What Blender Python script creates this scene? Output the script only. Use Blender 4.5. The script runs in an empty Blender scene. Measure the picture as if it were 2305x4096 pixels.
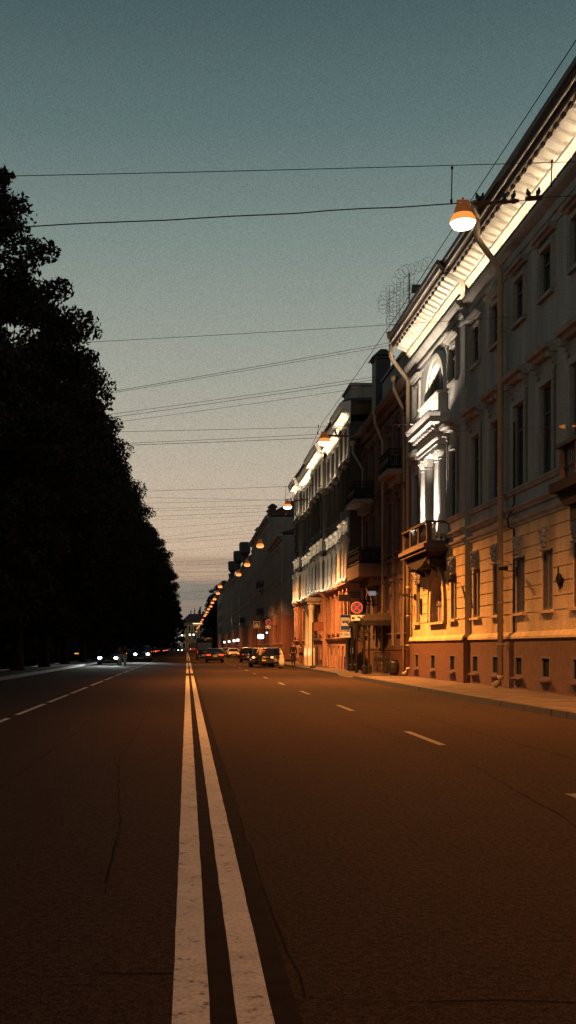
import bpy, math, random
import numpy as np
from mathutils import Vector, Matrix
random.seed(7)
R = math.radians
scene = bpy.context.scene
col = scene.collection
F, CX, HY, CZ = 4600.0, 749.0, 2591.0, 1.5      # focal length in photo pixels, vanishing point, eye height (metres)

def at(px, py, Y):
    return Vector(((px - CX) * Y / F, Y, CZ + (HY - py) * Y / F))

# ---------------------------------------------------------------- materials
MATS = {}
def mat(name, color, rough=0.8, var=0.25, scale=3.0, bump=0.0, bscale=40.0, metal=0.0, emit=None, estr=0.0, spec=0.4, streak=False, fine=0.0, fscale=200.0):
    m = bpy.data.materials.new(name); m.use_nodes = True
    nt = m.node_tree; N, L = nt.nodes, nt.links
    b = N['Principled BSDF']
    b.inputs['Roughness'].default_value = rough
    b.inputs['Metallic'].default_value = metal
    b.inputs['Specular IOR Level'].default_value = spec
    tc = N.new('ShaderNodeTexCoord')
    src = tc.outputs['Object']
    if var > 0:
        mp = N.new('ShaderNodeMapping'); L.new(src, mp.inputs[0])
        if streak: mp.inputs['Scale'].default_value = (1, 1, 0.18)
        n = N.new('ShaderNodeTexNoise'); n.inputs['Scale'].default_value = scale; n.inputs['Detail'].default_value = 8; n.inputs['Roughness'].default_value = 0.65
        L.new(mp.outputs[0], n.inputs['Vector'])
        rp = N.new('ShaderNodeValToRGB'); L.new(n.outputs['Fac'], rp.inputs[0])
        rp.color_ramp.elements[0].position = 0.3; rp.color_ramp.elements[1].position = 0.72
        rp.color_ramp.elements[0].color = tuple(c * (1 - var) for c in color[:3]) + (1,)
        rp.color_ramp.elements[1].color = tuple(min(1, c * (1 + var)) for c in color[:3]) + (1,)
        out = rp.outputs[0]
        if fine > 0:
            n2 = N.new('ShaderNodeTexNoise'); n2.inputs['Scale'].default_value = fscale; n2.inputs['Detail'].default_value = 3
            L.new(src, n2.inputs['Vector'])
            mr = N.new('ShaderNodeMapRange'); mr.inputs['From Min'].default_value = .3; mr.inputs['From Max'].default_value = .7
            mr.inputs['To Min'].default_value = 1 - fine; mr.inputs['To Max'].default_value = 1 + fine
            L.new(n2.outputs['Fac'], mr.inputs['Value'])
            mx = N.new('ShaderNodeVectorMath'); mx.operation = 'SCALE'
            L.new(out, mx.inputs[0]); L.new(mr.outputs[0], mx.inputs['Scale'])
            out = mx.outputs[0]
        L.new(out, b.inputs['Base Color'])
    else:
        b.inputs['Base Color'].default_value = tuple(color[:3]) + (1,)
    if bump > 0:
        n3 = N.new('ShaderNodeTexNoise'); n3.inputs['Scale'].default_value = bscale; n3.inputs['Detail'].default_value = 6
        L.new(src, n3.inputs['Vector'])
        bp = N.new('ShaderNodeBump'); bp.inputs['Strength'].default_value = bump; bp.inputs['Distance'].default_value = 0.02
        L.new(n3.outputs['Fac'], bp.inputs['Height']); L.new(bp.outputs[0], b.inputs['Normal'])
    if emit:
        b.inputs['Emission Color'].default_value = tuple(emit) + (1,)
        b.inputs['Emission Strength'].default_value = estr
    MATS[name] = m
    return m

plaster_light = mat('plaster_light', (.36, .335, .30), .9, .32, 1.1, .25, 60, streak=True, fine=.30, fscale=26)
plaster_ochre = mat('plaster_ochre', (.64, .44, .22), .9, .38, .9, .3, 50, streak=True, fine=.30, fscale=24)
plaster_white = mat('plaster_white', (.66, .61, .53), .85, .14, 2.0, .15, 60, streak=True, fine=.14, fscale=20)
granite_plinth = mat('granite_plinth', (.12, .052, .028), .7, .3, 5, .2, 80, fine=.25, fscale=60)
granite_grey = mat('granite_grey', (.30, .28, .255), .75, .3, 4, .3, 60, fine=.25, fscale=90)
brown_plaster = mat('brown_plaster', (.12, .075, .06), .9, .35, .8, .3, 40, streak=True, fine=.3, fscale=14)
brown_trim = mat('brown_trim', (.16, .10, .08), .9, .3, 2, .2, 40, streak=True, fine=.3, fscale=14)
grey_plaster = mat('grey_plaster', (.23, .195, .17), .9, .32, .8, .3, 40, streak=True, fine=.3, fscale=14)
grey_trim = mat('grey_trim', (.36, .31, .26), .9, .3, 2, .2, 40, streak=True, fine=.3, fscale=14)
red_plaster = mat('red_plaster', (.24, .10, .07), .9, .35, .8, .3, 40, streak=True, fine=.3, fscale=14)
stone_pale = mat('stone_pale', (.30, .27, .235), .9, .25, 1.5, .25, 40, streak=True, fine=.3, fscale=14)
kerb_shaded = mat('kerb_granite_shaded', (.030, .023, .019), .8, .3, 4, .3, 60, fine=.25, fscale=90)  # shade on the right kerb's face put into the granite colour
wall_b3 = mat('unlit_stone', (.085, .075, .066), .9, .3, 1.5, .25, 40, streak=True, fine=.3, fscale=14)  # shade between the floodlit columns put into the wall colour
balcony_stone = mat('balcony_stone', (.105, .075, .06), .9, .3, 3, .2, 40)
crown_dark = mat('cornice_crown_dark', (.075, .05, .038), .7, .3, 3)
pink_plaster = mat('pink_plaster', (.40, .22, .17), .9, .25, 1.2, .2, 40, streak=True, fine=.3, fscale=14)
yellow_plaster = mat('yellow_plaster', (.26, .19, .09), .9, .2, .6)
dark_slate = mat('dark_slate', (.045, .042, .045), .6, .3, 2)
roof_metal = mat('roof_metal', (.05, .035, .03), .55, .4, 1.2, .1, 8, metal=.2)
roof_red = mat('roof_red', (.09, .045, .035), .7, .4, 1.2)
zinc = mat('pipe_paint', (.46, .34, .22), .6, .3, 3, .08, 15, streak=True)
iron_black = mat('iron_black', (.018, .016, .015), .5, .3, 6, metal=.3)
iron_rust = mat('iron_rust', (.10, .05, .03), .75, .4, 8)
bronze = mat('bronze_dark', (.022, .016, .012), .8, .4, 6, metal=.3)
wood_dark = mat('wood_dark', (.06, .04, .03), .7, .4, 5)
frame_paint = mat('frame_paint', (.12, .10, .085), .6, .2, 5)
glass = mat('window_glass', (.018, .024, .032), .14, .5, 1.3, .12, 1.4, spec=.5)
glass_pale = mat('window_glass_blinds', (.21, .18, .17), .55, .35, .8, spec=.4)
pane_dark = mat('basement_pane', (.012, .011, .011), .9, .3, 4, spec=.05)
shade_metal = mat('lamp_shade_enamel', (.20, .09, .04), .5, .3, 8, emit=(1, .25, .04), estr=.12)  # weak orange self-glow imitates the lamp's halo on the shade
lens_glow = mat('sodium_lens', (1, .8, .5), .4, 0, emit=(1, .78, .55), estr=14)
halo_glow = mat('sodium_halo', (1, .5, .2), .5, 0, emit=(1, .29, .045), estr=1.05)  # halo around the lamps, put in as a glowing orange ring
lens_red = mat('sodium_lens_far', (1, .6, .4), .4, 0, emit=(1, .33, .13), estr=2.0)  # orange of the far lamps' halo mixed into the lens glow
white_glow = mat('white_glow', (1, 1, 1), .4, 0, emit=(.95, 1, .97), estr=3)
dim_sign = mat('dim_sign_glow', (.4, .42, .5), .4, .3, 8, emit=(.6, .68, .85), estr=.22)
warm_glow = mat('warm_glow', (1, .8, .5), .4, 0, emit=(1, .72, .34), estr=1.6)
led_glow = mat('led_glow', (1, .9, .8), .4, 0, emit=(1, .85, .66), estr=1.1)
head_glow = mat('headlight_glow', (1, 1, 1), .3, 0, emit=(.92, 1, .98), estr=14)
tail_glow = mat('taillight_glow', (.8, .02, .01), .3, 0, emit=(1, .05, .02), estr=2.2)
brake_glow = mat('brake_light_glow', (.9, .1, .05), .3, 0, emit=(1, .22, .10), estr=4.5)
tail_dim = mat('taillight_dim', (.4, .02, .015), .3, 0, emit=(1, .05, .02), estr=.35)
lamp_glass = mat('lamp_glass_off', (.5, .45, .4), .2, .1, 10)
amber_glow = mat('amber_glow', (.9, .4, .1), .4, 0, emit=(1, .36, .06), estr=1.2)
paint_black = mat('car_paint_black', (.012, .012, .013), .22, .1, 3, spec=.6)
paint_dark = mat('car_paint_dark_green', (.018, .028, .028), .25, .1, 3, spec=.6)
paint_pink = mat('car_paint_pale', (.55, .42, .36), .3, .1, 3, spec=.5)
paint_red = mat('bus_paint_red', (.30, .035, .06), .35, .1, 3, spec=.5)
paint_grey = mat('car_paint_grey', (.09, .085, .08), .3, .1, 3, spec=.5)
car_glass = mat('car_glass', (.012, .015, .018), .06, .1, 2, spec=.6)
car_trim = mat('car_trim', (.012, .012, .012), .6, .1, 4)
chrome = mat('car_chrome', (.45, .45, .45), .25, .1, 4, metal=.9)
tyre = mat('tyre_rubber', (.012, .012, .012), .85, .2, 8)
plate_white = mat('plate_white', (.65, .6, .5), .5, .1, 8)
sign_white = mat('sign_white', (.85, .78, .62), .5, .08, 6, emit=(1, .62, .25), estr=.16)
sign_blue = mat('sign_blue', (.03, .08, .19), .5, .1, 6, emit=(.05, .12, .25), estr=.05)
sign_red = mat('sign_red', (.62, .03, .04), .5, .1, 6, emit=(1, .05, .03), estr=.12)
sign_black = mat('sign_black', (.015, .015, .015), .6, .1, 6)
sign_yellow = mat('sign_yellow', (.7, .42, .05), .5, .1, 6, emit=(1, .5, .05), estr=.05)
sign_brown = mat('sign_brown', (.14, .05, .03), .6, .2, 6)
sign_back = mat('sign_back', (.09, .085, .08), .6, .2, 6)
cable_mat = mat('cable_black', (.02, .02, .022), .6, 0)
cable_warm = mat('cable_lamplit', (.25, .09, .05), .6, 0)  # lamplit copy of the black cable, orange light put into the colour
ceramic = mat('insulator_ceramic', (.55, .22, .06), .3, .1, 10, emit=(1, .35, .05), estr=.25)  # lamplight on the ceramic put in as an orange self-glow
asphalt_walk = mat('sidewalk_asphalt', (.12, .09, .072), .95, .4, 1.2, .4, 90, spec=.08, fine=.3, fscale=120)
paint_worn = mat('line_paint_worn', (.14, .11, .085), .85, .3, 3, .3, 60, fine=.3, fscale=45)
line_paint = mat('line_paint', (.46, .40, .345), .95, .2, 2.2, .3, 60, fine=.22, fscale=45)
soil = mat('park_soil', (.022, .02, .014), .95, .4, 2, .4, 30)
seam_tar = mat('seam_tar', (.009, .006, .005), 1.0, .3, 9, spec=.05)
path_dark = mat('footpath_dark', (.035, .03, .027), .9, .4, 2, .4, 60, fine=.3)
patch_asphalt = mat('patch_asphalt', (.019, .0115, .008), 1.0, .3, 5, .4, 80, spec=.05, fine=.3, fscale=150)
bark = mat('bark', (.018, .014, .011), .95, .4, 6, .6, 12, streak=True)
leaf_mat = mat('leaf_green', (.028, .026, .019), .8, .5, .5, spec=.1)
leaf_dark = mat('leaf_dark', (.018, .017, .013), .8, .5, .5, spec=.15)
skin = mat('skin', (.46, .27, .19), .6, .1, 8)
cloth_black = mat('cloth_black', (.014, .013, .013), .9, .2, 12)
cloth_beige = mat('cloth_beige', (.42, .31, .22), .9, .3, 9)
cloth_pale = mat('cloth_pale', (.62, .56, .5), .9, .4, 14)
cloth_white = mat('cloth_white', (.75, .74, .7), .9, .15, 9)
cloth_red = mat('cloth_red', (.3, .07, .05), .9, .2, 9)
cloth_denim = mat('cloth_denim', (.06, .05, .05), .9, .2, 9)
hair_dark = mat('hair_dark', (.02, .014, .01), .7, .2, 20)
feather = mat('pigeon_feather', (.05, .048, .055), .7, .35, 20)

# asphalt with several scales of wear
def make_asphalt():
    m = bpy.data.materials.new('asphalt'); m.use_nodes = True
    N, L = m.node_tree.nodes, m.node_tree.links
    b = N['Principled BSDF']; b.inputs['Specular IOR Level'].default_value = .05
    tc = N.new('ShaderNodeTexCoord')
    def noise(scale, det, mapping=None):
        n = N.new('ShaderNodeTexNoise'); n.inputs['Scale'].default_value = scale; n.inputs['Detail'].default_value = det; n.inputs['Roughness'].default_value = .6
        if mapping:
            mp = N.new('ShaderNodeMapping'); mp.inputs['Scale'].default_value = mapping; L.new(tc.outputs['Object'], mp.inputs[0]); L.new(mp.outputs[0], n.inputs['Vector'])
        else: L.new(tc.outputs['Object'], n.inputs['Vector'])
        return n
    big = noise(.22, 6, (1.0, .35, 1)); mid = noise(2.2, 6); grain = noise(85, 2); grain2 = noise(22, 3); tracks = noise(.55, 3, (1.0, .02, 1))
    def rng(n, a, c, lo=.3, hi=.7):
        r = N.new('ShaderNodeMapRange'); r.inputs['From Min'].default_value = lo; r.inputs['From Max'].default_value = hi
        r.inputs['To Min'].default_value = a; r.inputs['To Max'].default_value = c; L.new(n.outputs['Fac'], r.inputs['Value']); return r.outputs[0]
    def mul(a, c):
        x = N.new('ShaderNodeMath'); x.operation = 'MULTIPLY'; L.new(a, x.inputs[0]); L.new(c, x.inputs[1]); return x.outputs[0]
    f = mul(mul(rng(big, .92, 1.08), rng(mid, .92, 1.08)), mul(mul(rng(grain, .3, 1.7, .36, .64), rng(grain2, .6, 1.4, .36, .64)), rng(tracks, .9, 1.08)))
    sc = N.new('ShaderNodeVectorMath'); sc.operation = 'SCALE'; sc.inputs[0].default_value = (.036, .0205, .0135)
    L.new(f, sc.inputs['Scale']); L.new(sc.outputs[0], b.inputs['Base Color'])
    b.inputs['Roughness'].default_value = 1.0
    bp = N.new('ShaderNodeBump'); bp.inputs['Strength'].default_value = .55; bp.inputs['Distance'].default_value = .01
    L.new(grain.outputs['Fac'], bp.inputs['Height']); L.new(bp.outputs[0], b.inputs['Normal'])
    return m
asphalt = make_asphalt()
def wear(m, amount, scale, under=(.06, .05, .043)):
    N, L = m.node_tree.nodes, m.node_tree.links; b = N['Principled BSDF']
    src = b.inputs['Base Color'].links[0].from_socket
    tc = N.new('ShaderNodeTexCoord'); n = N.new('ShaderNodeTexNoise'); n.inputs['Scale'].default_value = scale; n.inputs['Detail'].default_value = 9; n.inputs['Roughness'].default_value = .75; L.new(tc.outputs['Object'], n.inputs['Vector'])
    r = N.new('ShaderNodeMapRange'); r.inputs['From Min'].default_value = amount; r.inputs['From Max'].default_value = amount + .09; L.new(n.outputs['Fac'], r.inputs['Value'])
    mx = N.new('ShaderNodeMix'); mx.data_type = 'RGBA'; L.new(r.outputs[0], mx.inputs['Factor']); L.new(src, mx.inputs[6]); mx.inputs[7].default_value = under + (1,)
    L.new(mx.outputs[2], b.inputs['Base Color'])
wear(line_paint, .56, 9); wear(paint_worn, .53, 6)

# ---------------------------------------------------------------- mesh helpers
class MB:
    def __init__(s): s.v, s.f, s.m = [], [], []
    def add(s, vs, fs, mi=0):
        o = len(s.v); s.v += [tuple(p) for p in vs]
        s.f += [tuple(o + i for i in q) for q in fs]; s.m += [mi] * len(fs); return s
    def quad(s, a, b, c, d, mi=0): return s.add([a, b, c, d], [(0, 1, 2, 3)], mi)
    def box(s, x0, x1, y0, y1, z0, z1, mi=0):
        return s.add([(x0, y0, z0), (x1, y0, z0), (x1, y1, z0), (x0, y1, z0), (x0, y0, z1), (x1, y0, z1), (x1, y1, z1), (x0, y1, z1)],
                     [(0, 3, 2, 1), (4, 5, 6, 7), (0, 1, 5, 4), (1, 2, 6, 5), (2, 3, 7, 6), (3, 0, 4, 7)], mi)
    def prism_y(s, prof, y0, y1, mi=0):
        n = len(prof)
        vs = [(x, y0, z) for x, z in prof] + [(x, y1, z) for x, z in prof]
        fs = [(i, (i + 1) % n, n + (i + 1) % n, n + i) for i in range(n)] + [tuple(range(n - 1, -1, -1)), tuple(range(n, 2 * n))]
        return s.add(vs, fs, mi)
    def prism_x(s, prof, x0, x1, mi=0):
        n = len(prof)
        vs = [(x0, y, z) for y, z in prof] + [(x1, y, z) for y, z in prof]
        fs = [(i, (i + 1) % n, n + (i + 1) % n, n + i) for i in range(n)] + [tuple(range(n - 1, -1, -1)), tuple(range(n, 2 * n))]
        return s.add(vs, fs, mi)
    def tube(s, pts, r, n=6, mi=0, caps=True):
        pts = [Vector(p) for p in pts]; rings = []
        rs = r if isinstance(r, (list, tuple)) else [r] * len(pts)
        vs, fs = [], []
        for i, p in enumerate(pts):
            d = (pts[min(i + 1, len(pts) - 1)] - pts[max(i - 1, 0)]).normalized()
            up = Vector((0, 0, 1)) if abs(d.z) < .9 else Vector((1, 0, 0))
            a = d.cross(up).normalized(); b = d.cross(a).normalized()
            for k in range(n):
                t = 2 * math.pi * k / n
                vs.append(p + a * (math.cos(t) * rs[i]) + b * (math.sin(t) * rs[i]))
        for i in range(len(pts) - 1):
            for k in range(n):
                fs.append((i * n + k, i * n + (k + 1) % n, (i + 1) * n + (k + 1) % n, (i + 1) * n + k))
        if caps:
            fs.append(tuple(range(n - 1, -1, -1))); fs.append(tuple((len(pts) - 1) * n + k for k in range(n)))
        return s.add(vs, fs, mi)
    def lathe(s, cx, cy, prof, n=16, mi=0, a0=0, cz=0):
        vs, fs = [], []
        for r, z in prof:
            for k in range(n):
                t = a0 + 2 * math.pi * k / n
                vs.append((cx + r * math.cos(t), cy + r * math.sin(t), cz + z))
        for i in range(len(prof) - 1):
            for k in range(n):
                fs.append((i * n + k, i * n + (k + 1) % n, (i + 1) * n + (k + 1) % n, (i + 1) * n + k))
        fs.append(tuple(range(n - 1, -1, -1))); fs.append(tuple((len(prof) - 1) * n + k for k in range(n)))
        return s.add(vs, fs, mi)
    def ell(s, c, r, n=10, k=7, mi=0):
        prof = [(max(1e-4, math.sin(math.pi * i / k)), -math.cos(math.pi * i / k)) for i in range(k + 1)]
        vs, fs = [], []
        for pr, pz in prof:
            for j in range(n):
                t = 2 * math.pi * j / n
                vs.append((c[0] + r[0] * pr * math.cos(t), c[1] + r[1] * pr * math.sin(t), c[2] + r[2] * pz))
        for i in range(k):
            for j in range(n): fs.append((i * n + j, i * n + (j + 1) % n, (i + 1) * n + (j + 1) % n, (i + 1) * n + j))
        return s.add(vs, fs, mi)
    def mesh(s, name, mats, origin=(0, 0, 0), smooth=False):
        me = bpy.data.meshes.new(name)
        ox, oy, oz = origin
        me.from_pydata([(a - ox, b - oy, c - oz) for a, b, c in s.v], [], s.f)
        for m in (mats if isinstance(mats, (list, tuple)) else [mats]): me.materials.append(m)
        me.polygons.foreach_set('material_index', s.m)
        if smooth: me.polygons.foreach_set('use_smooth', [True] * len(s.f))
        me.update(); return me

def link(name, data, parent=None, loc=(0, 0, 0)):
    o = bpy.data.objects.new(name, data); col.objects.link(o); o.location = loc
    if parent: o.parent = parent
    return o
def tag(o, label=None, cat=None, group=None, kind=None):
    if label: o['label'] = label
    if cat: o['category'] = cat
    if group: o['group'] = group
    if kind: o['kind'] = kind
    return o
def root(name, loc, label, cat, group=None, rz=0):
    e = bpy.data.objects.new(name, None); col.objects.link(e); e.location = loc; e.rotation_euler.z = rz
    e.empty_display_size = .2
    return tag(e, label, cat, group)
def part(mb, name, mats, rt, parent=None, smooth=False):
    """vertices in world metres; a part (or sub-part) of the unrotated thing rt"""
    return link(name, mb.mesh(name, mats, rt.location, smooth), parent or rt)
def local(mb, name, mats, parent, smooth=False, loc=(0, 0, 0)):
    return link(name, mb.mesh(name, mats, (0, 0, 0), smooth), parent, loc)
def single(mb, name, mats, loc, label, cat, group=None, smooth=False, kind=None):
    o = link(name, mb.mesh(name, mats, loc, smooth), None, loc); return tag(o, label, cat, group, kind)
def structure(mb, name, mats, smooth=False):
    return tag(link(name, mb.mesh(name, mats, (0, 0, 0), smooth)), kind='structure')
def kids(o): return [c for c in bpy.data.objects if c.parent == o]
def copy_tree(o, parent=None, fam=None):
    fam = fam if fam is not None else FAM(o)
    c = o.copy(); col.objects.link(c); c.parent = parent
    for ch in fam.get(o, []): copy_tree(ch, c, fam)
    return c
def FAM(o):
    fam = {}
    def rec(p):
        fam[p] = list(p.children)
        for q in fam[p]: rec(q)
    rec(o); return fam

# text -> flat faces (x right, y up), centred
def text_faces(txt, size):
    cu = bpy.data.curves.new('lettering', 'FONT'); cu.body = txt; cu.size = size; cu.align_x = 'CENTER'; cu.align_y = 'CENTER'
    o = bpy.data.objects.new('lettering', cu); col.objects.link(o)
    bpy.context.view_layer.update()
    dg = bpy.context.evaluated_depsgraph_get()
    me = o.evaluated_get(dg).to_mesh()
    vs = [tuple(v.co) for v in me.vertices]; fs = [tuple(p.vertices) for p in me.polygons]
    o.evaluated_get(dg).to_mesh_clear()
    bpy.data.objects.remove(o); bpy.data.curves.remove(cu)
    return vs, fs

# ---------------------------------------------------------------- wall grid with real openings
def wall_grid(mb, X, y0, y1, z0, z1, openings, depth=.28, mi=0, grooves=(), gdepth=.035, gw=.035):
    ys = {y0, y1}; zs = {z0, z1}
    for a, b, c, d in openings: ys |= {a, b}; zs |= {c, d}
    for g in grooves:
        if z0 < g - gw / 2 and g + gw / 2 < z1: zs |= {g - gw / 2, g + gw / 2}
    ys = sorted(y for y in ys if y0 - 1e-6 <= y <= y1 + 1e-6); zs = sorted(z for z in zs if z0 - 1e-6 <= z <= z1 + 1e-6)
    offs = []
    for j in range(len(zs) - 1):
        zc = (zs[j] + zs[j + 1]) / 2
        offs.append(gdepth if any(abs(zc - g) < gw / 2 for g in grooves) else 0)
    def hole(yc, zc): return any(a < yc < b and c < zc < d for a, b, c, d in openings)
    for i in range(len(ys) - 1):
        if ys[i + 1] - ys[i] < 1e-5: continue
        yc = (ys[i] + ys[i + 1]) / 2; prev = None
        for j in range(len(zs) - 1):
            zc = (zs[j] + zs[j + 1]) / 2
            if hole(yc, zc): prev = None; continue
            x = X + offs[j]
            mb.quad((x, ys[i], zs[j]), (x, ys[i], zs[j + 1]), (x, ys[i + 1], zs[j + 1]), (x, ys[i + 1], zs[j]), mi)
            if prev is not None and abs(prev - x) > 1e-6:
                mb.quad((prev, ys[i], zs[j]), (x, ys[i], zs[j]), (x, ys[i + 1], zs[j]), (prev, ys[i + 1], zs[j]), mi)
            prev = x
    for a, b, c, d in openings:
        if b <= y0 or a >= y1: continue
        mb.quad((X, a, c), (X, a, d), (X + depth, a, d), (X + depth, a, c), mi)
        mb.quad((X, b, c), (X + depth, b, c), (X + depth, b, d), (X, b, d), mi)
        mb.quad((X, a, c), (X + depth, a, c), (X + depth, b, c), (X, b, c), mi)
        mb.quad((X, a, d), (X, b, d), (X + depth, b, d), (X + depth, a, d), mi)

# window prototypes (origin: bottom centre of the opening, on the wall plane; -x is towards the street)
def window_proto(w, h, depth=.22, transom=True, panes=2, surround=0, hood=0, consoles=False, sill=.08, sur_proj=.07, hood_proj=.32, hood_gap=.35, sur_mat=None, glassm=None, pediment=False):
    p = {}
    f = MB(); t = .07
    x0, x1 = depth - .05, depth + .03
    f.box(x0, x1, -w / 2, -w / 2 + t, 0, h); f.box(x0, x1, w / 2 - t, w / 2, 0, h)
    f.box(x0, x1, -w / 2 + t, w / 2 - t, 0, t); f.box(x0, x1, -w / 2 + t, w / 2 - t, h - t, h)
    if transom: f.box(x0 + .01, x1, -w / 2 + t, w / 2 - t, h * .68, h * .68 + t * .8)
    for k in range(1, panes):
        yy = -w / 2 + w * k / panes
        f.box(x0 + .015, x1, yy - .025, yy + .025, t, h - t)
    p['frame'] = (f.mesh('window', frame_paint), )
    g = MB(); g.box(depth + .005, depth + .02, -w / 2 + t, w / 2 - t, t, h - t)
    p['pane'] = g.mesh('pane', glassm or glass)
    if surround:
        s = MB(); s_ = surround; pr = -sur_proj
        s.box(pr, -.002, -w / 2 - s_, -w / 2 - .002, -.02, h + s_); s.box(pr, -.002, w / 2 + .002, w / 2 + s_, -.02, h + s_)
        s.box(pr + .004, -.002, -w / 2 - .002, w / 2 + .002, h + .002, h + s_ - .003)
        s.box(pr * 1.6, -.002, -w / 2 - s_, -w / 2 - s_ * .55, -.018, h + s_ - .002); s.box(pr * 1.6, -.002, w / 2 + s_ * .55, w / 2 + s_, -.018, h + s_ - .002)
        p['surround'] = s.mesh('surround', sur_mat or plaster_light)
    if hood:
        s = MB(); hw = w / 2 + max(surround, .1) + .14; zb = h + max(surround, .05) + hood_gap
        s.prism_y([(-.003, zb), (-hood_proj * .45, zb), (-hood_proj * .55, zb + hood * .35), (-hood_proj * .9, zb + hood * .4), (-hood_proj, zb + hood * .85), (-.003, zb + hood * 1.25)], -hw, hw)
        if pediment:
            s.prism_x([(-hw, zb + hood * 1.26), (hw, zb + hood * 1.26), (0, zb + hood * 1.26 + hw * .42)], -hood_proj * .8, -.003)
        p['hood'] = s.mesh('hood', sur_mat or plaster_light)
        if consoles:
            s = MB()
            for yc in (0,):
                for (za, zc, pj) in ((zb - .42, zb - .30, .07), (zb - .30, zb - .15, .13), (zb - .15, zb - .002, hood_proj * .7)):
                    s.box(-pj, -.003, yc - .09, yc + .09, za, zc)
                s.ell((-.07, yc, zb - .46), (.06, .07, .08), 8, 5)
            p['console'] = s.mesh('console', sur_mat or plaster_light); p['console_y'] = hw - .16
    if sill:
        s = MB(); s.box(-.13, .02, -w / 2 - .12, w / 2 + .12, -sill - .02, -.022)
        p['sill'] = s.mesh('sill', sur_mat or plaster_light)
    return p
def place_window(rt, p, X, Y, z, label=None):
    o = link('window', p['frame'][0], rt, Vector((X, Y, z)) - rt.location)
    for k in ('pane', 'surround', 'hood', 'console', 'sill'):
        if k == 'console' and k in p:
            for sg in (-1, 1): link(k, p[k], o, (0, sg * p['console_y'], 0))
        elif k in p: link(k, p[k], o)
    return o

def spot(name, loc, target, power, color, angle, blend=.6, size=.12):
    d = bpy.data.lights.new(name, 'SPOT'); d.energy = power; d.color = color; d.spot_size = R(angle); d.spot_blend = blend; d.shadow_soft_size = size
    o = bpy.data.objects.new(name, d); col.objects.link(o); o.location = loc
    o.rotation_euler = (Vector(target) - Vector(loc)).to_track_quat('-Z', 'Y').to_euler(); return o
def area(name, loc, direction, power, color, sx, sy, roty=None, spread=180):
    d = bpy.data.lights.new(name, 'AREA'); d.shape = 'RECTANGLE'; d.size = sx; d.size_y = sy; d.energy = power; d.color = color; d.spread = R(spread)
    o = bpy.data.objects.new(name, d); col.objects.link(o); o.location = loc
    z = -Vector(direction).normalized(); y = Vector((0, 1, 0)); x = y.cross(z).normalized(); y = z.cross(x)
    o.rotation_euler = Matrix((x, y, z)).transposed().to_euler(); return o
# ================================================================ SETTING: ground, road, kerbs, markings
KR, KL = 8.0, -8.5
g = MB(); g.quad((-900, -60, -.02), (900, -60, -.02), (900, 3000, -.02), (-900, 3000, -.02)); structure(g, 'ground', soil)
rd = MB()
ysr = [-30, 0, 10, 20, 40, 60, 90, 140, 200, 300, 450, 700]
for a, b in zip(ysr[:-1], ysr[1:]): rd.quad((KL, a, 0), (KR, a, 0), (KR, b, 0), (KL, b, 0))
# cross street between the floodlit building and the grey corner house
rd.quad((KR, 116, 0), (60, 116, 0), (60, 129, 0), (KR, 129, 0))
structure(rd, 'road', asphalt)

def strip(x0, x1, y0, y1, z=.004):
    mb = MB(); n = max(1, int((y1 - y0) / 2.5))
    for k in range(n):
        a = y0 + (y1 - y0) * k / n; b = y0 + (y1 - y0) * (k + 1) / n
        mb.quad((x0, a, z), (x1, a, z), (x1, b, z), (x0, b, z))
    return mb
mk = MB()
def wobble(x0, x1, y0, y1, step=.35, mi=0):
    n = max(1, int((y1 - y0) / step)); L = []
    for k in range(n + 1):
        y = y0 + (y1 - y0) * k / n
        L.append((x0 + random.uniform(-.0025, .0025), x1 + random.uniform(-.0025, .0025), y))
    for (a0, a1, ya), (b0, b1, yb) in zip(L[:-1], L[1:]): mk.quad((a0, ya, .004), (a1, ya, .004), (b1, yb, .004), (b0, yb, .004), mi)
for (ya, yb, st) in ((1.0, 61.6, .3), (67.3, 116, 1.5), (129, 420, 6)):
    wobble(-.060, .093, ya, yb, st); wobble(.203, .350, ya, yb, st)
def dash(x, y0, y1): wobble(x - .06, x + .06, y0, y1, .5, 1 if x > 0 else 0)
for ya, yb in [(8.6, 11.8), (17.7, 20.6), (27.3, 30.0)] + [(37 + 9.5 * k, 39.8 + 9.5 * k) for k in range(17)]: dash(3.93, ya, yb)     # right-hand lane line
for ya, yb in [(12, 17.5), (18.6, 24.4), (25.65, 30.67), (31.55, 36.7), (37.7, 43.7), (45.4, 51.9), (53.5, 59.2)] + [(61 + 8 * k, 66.6 + 8 * k) for k in range(11)]: dash(-3.8, ya, yb)     # left-hand lane line
mk.quad((.5, 148, .004), (7.8, 148, .004), (7.8, 148.6, .004), (.5, 148.6, .004), 1)
mk.quad((-8.2, 176, .004), (7.8, 176, .004), (7.8, 176.6, .004), (-8.2, 176.6, .004), 1)
structure(mk, 'road_markings', [line_paint, paint_worn])

sm = MB()
def crack(pts, w):
    pts = [Vector((x, y, .003)) for x, y in pts]; fine = []
    for a, b in zip(pts[:-1], pts[1:]):
        n = max(2, int((b - a).length / .35))
        for k in range(n): fine.append(a.lerp(b, k / n) + Vector((random.uniform(-.02, .02), random.uniform(-.03, .03), 0)))
    fine.append(pts[-1])
    for i in range(len(fine) - 1):
        d = (fine[i + 1] - fine[i]); nrm = Vector((-d.y, d.x, 0)).normalized() * w / 2 * random.uniform(.25, 1.0)
        sm.quad(fine[i] - nrm, fine[i] + nrm, fine[i + 1] + nrm, fine[i + 1] - nrm)
crack([(.40, 40), (.42, 25), (.47, 12), (.46, 7.6), (.485, 6), (.505, 4.93)], .02)
crack([(.505, 4.93), (1.0, 4.88), (1.65, 4.87), (2.6, 4.9)], .018)
crack([(-.42, 5.28), (-.1, 5.3), (.12, 5.28)], .018)
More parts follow.
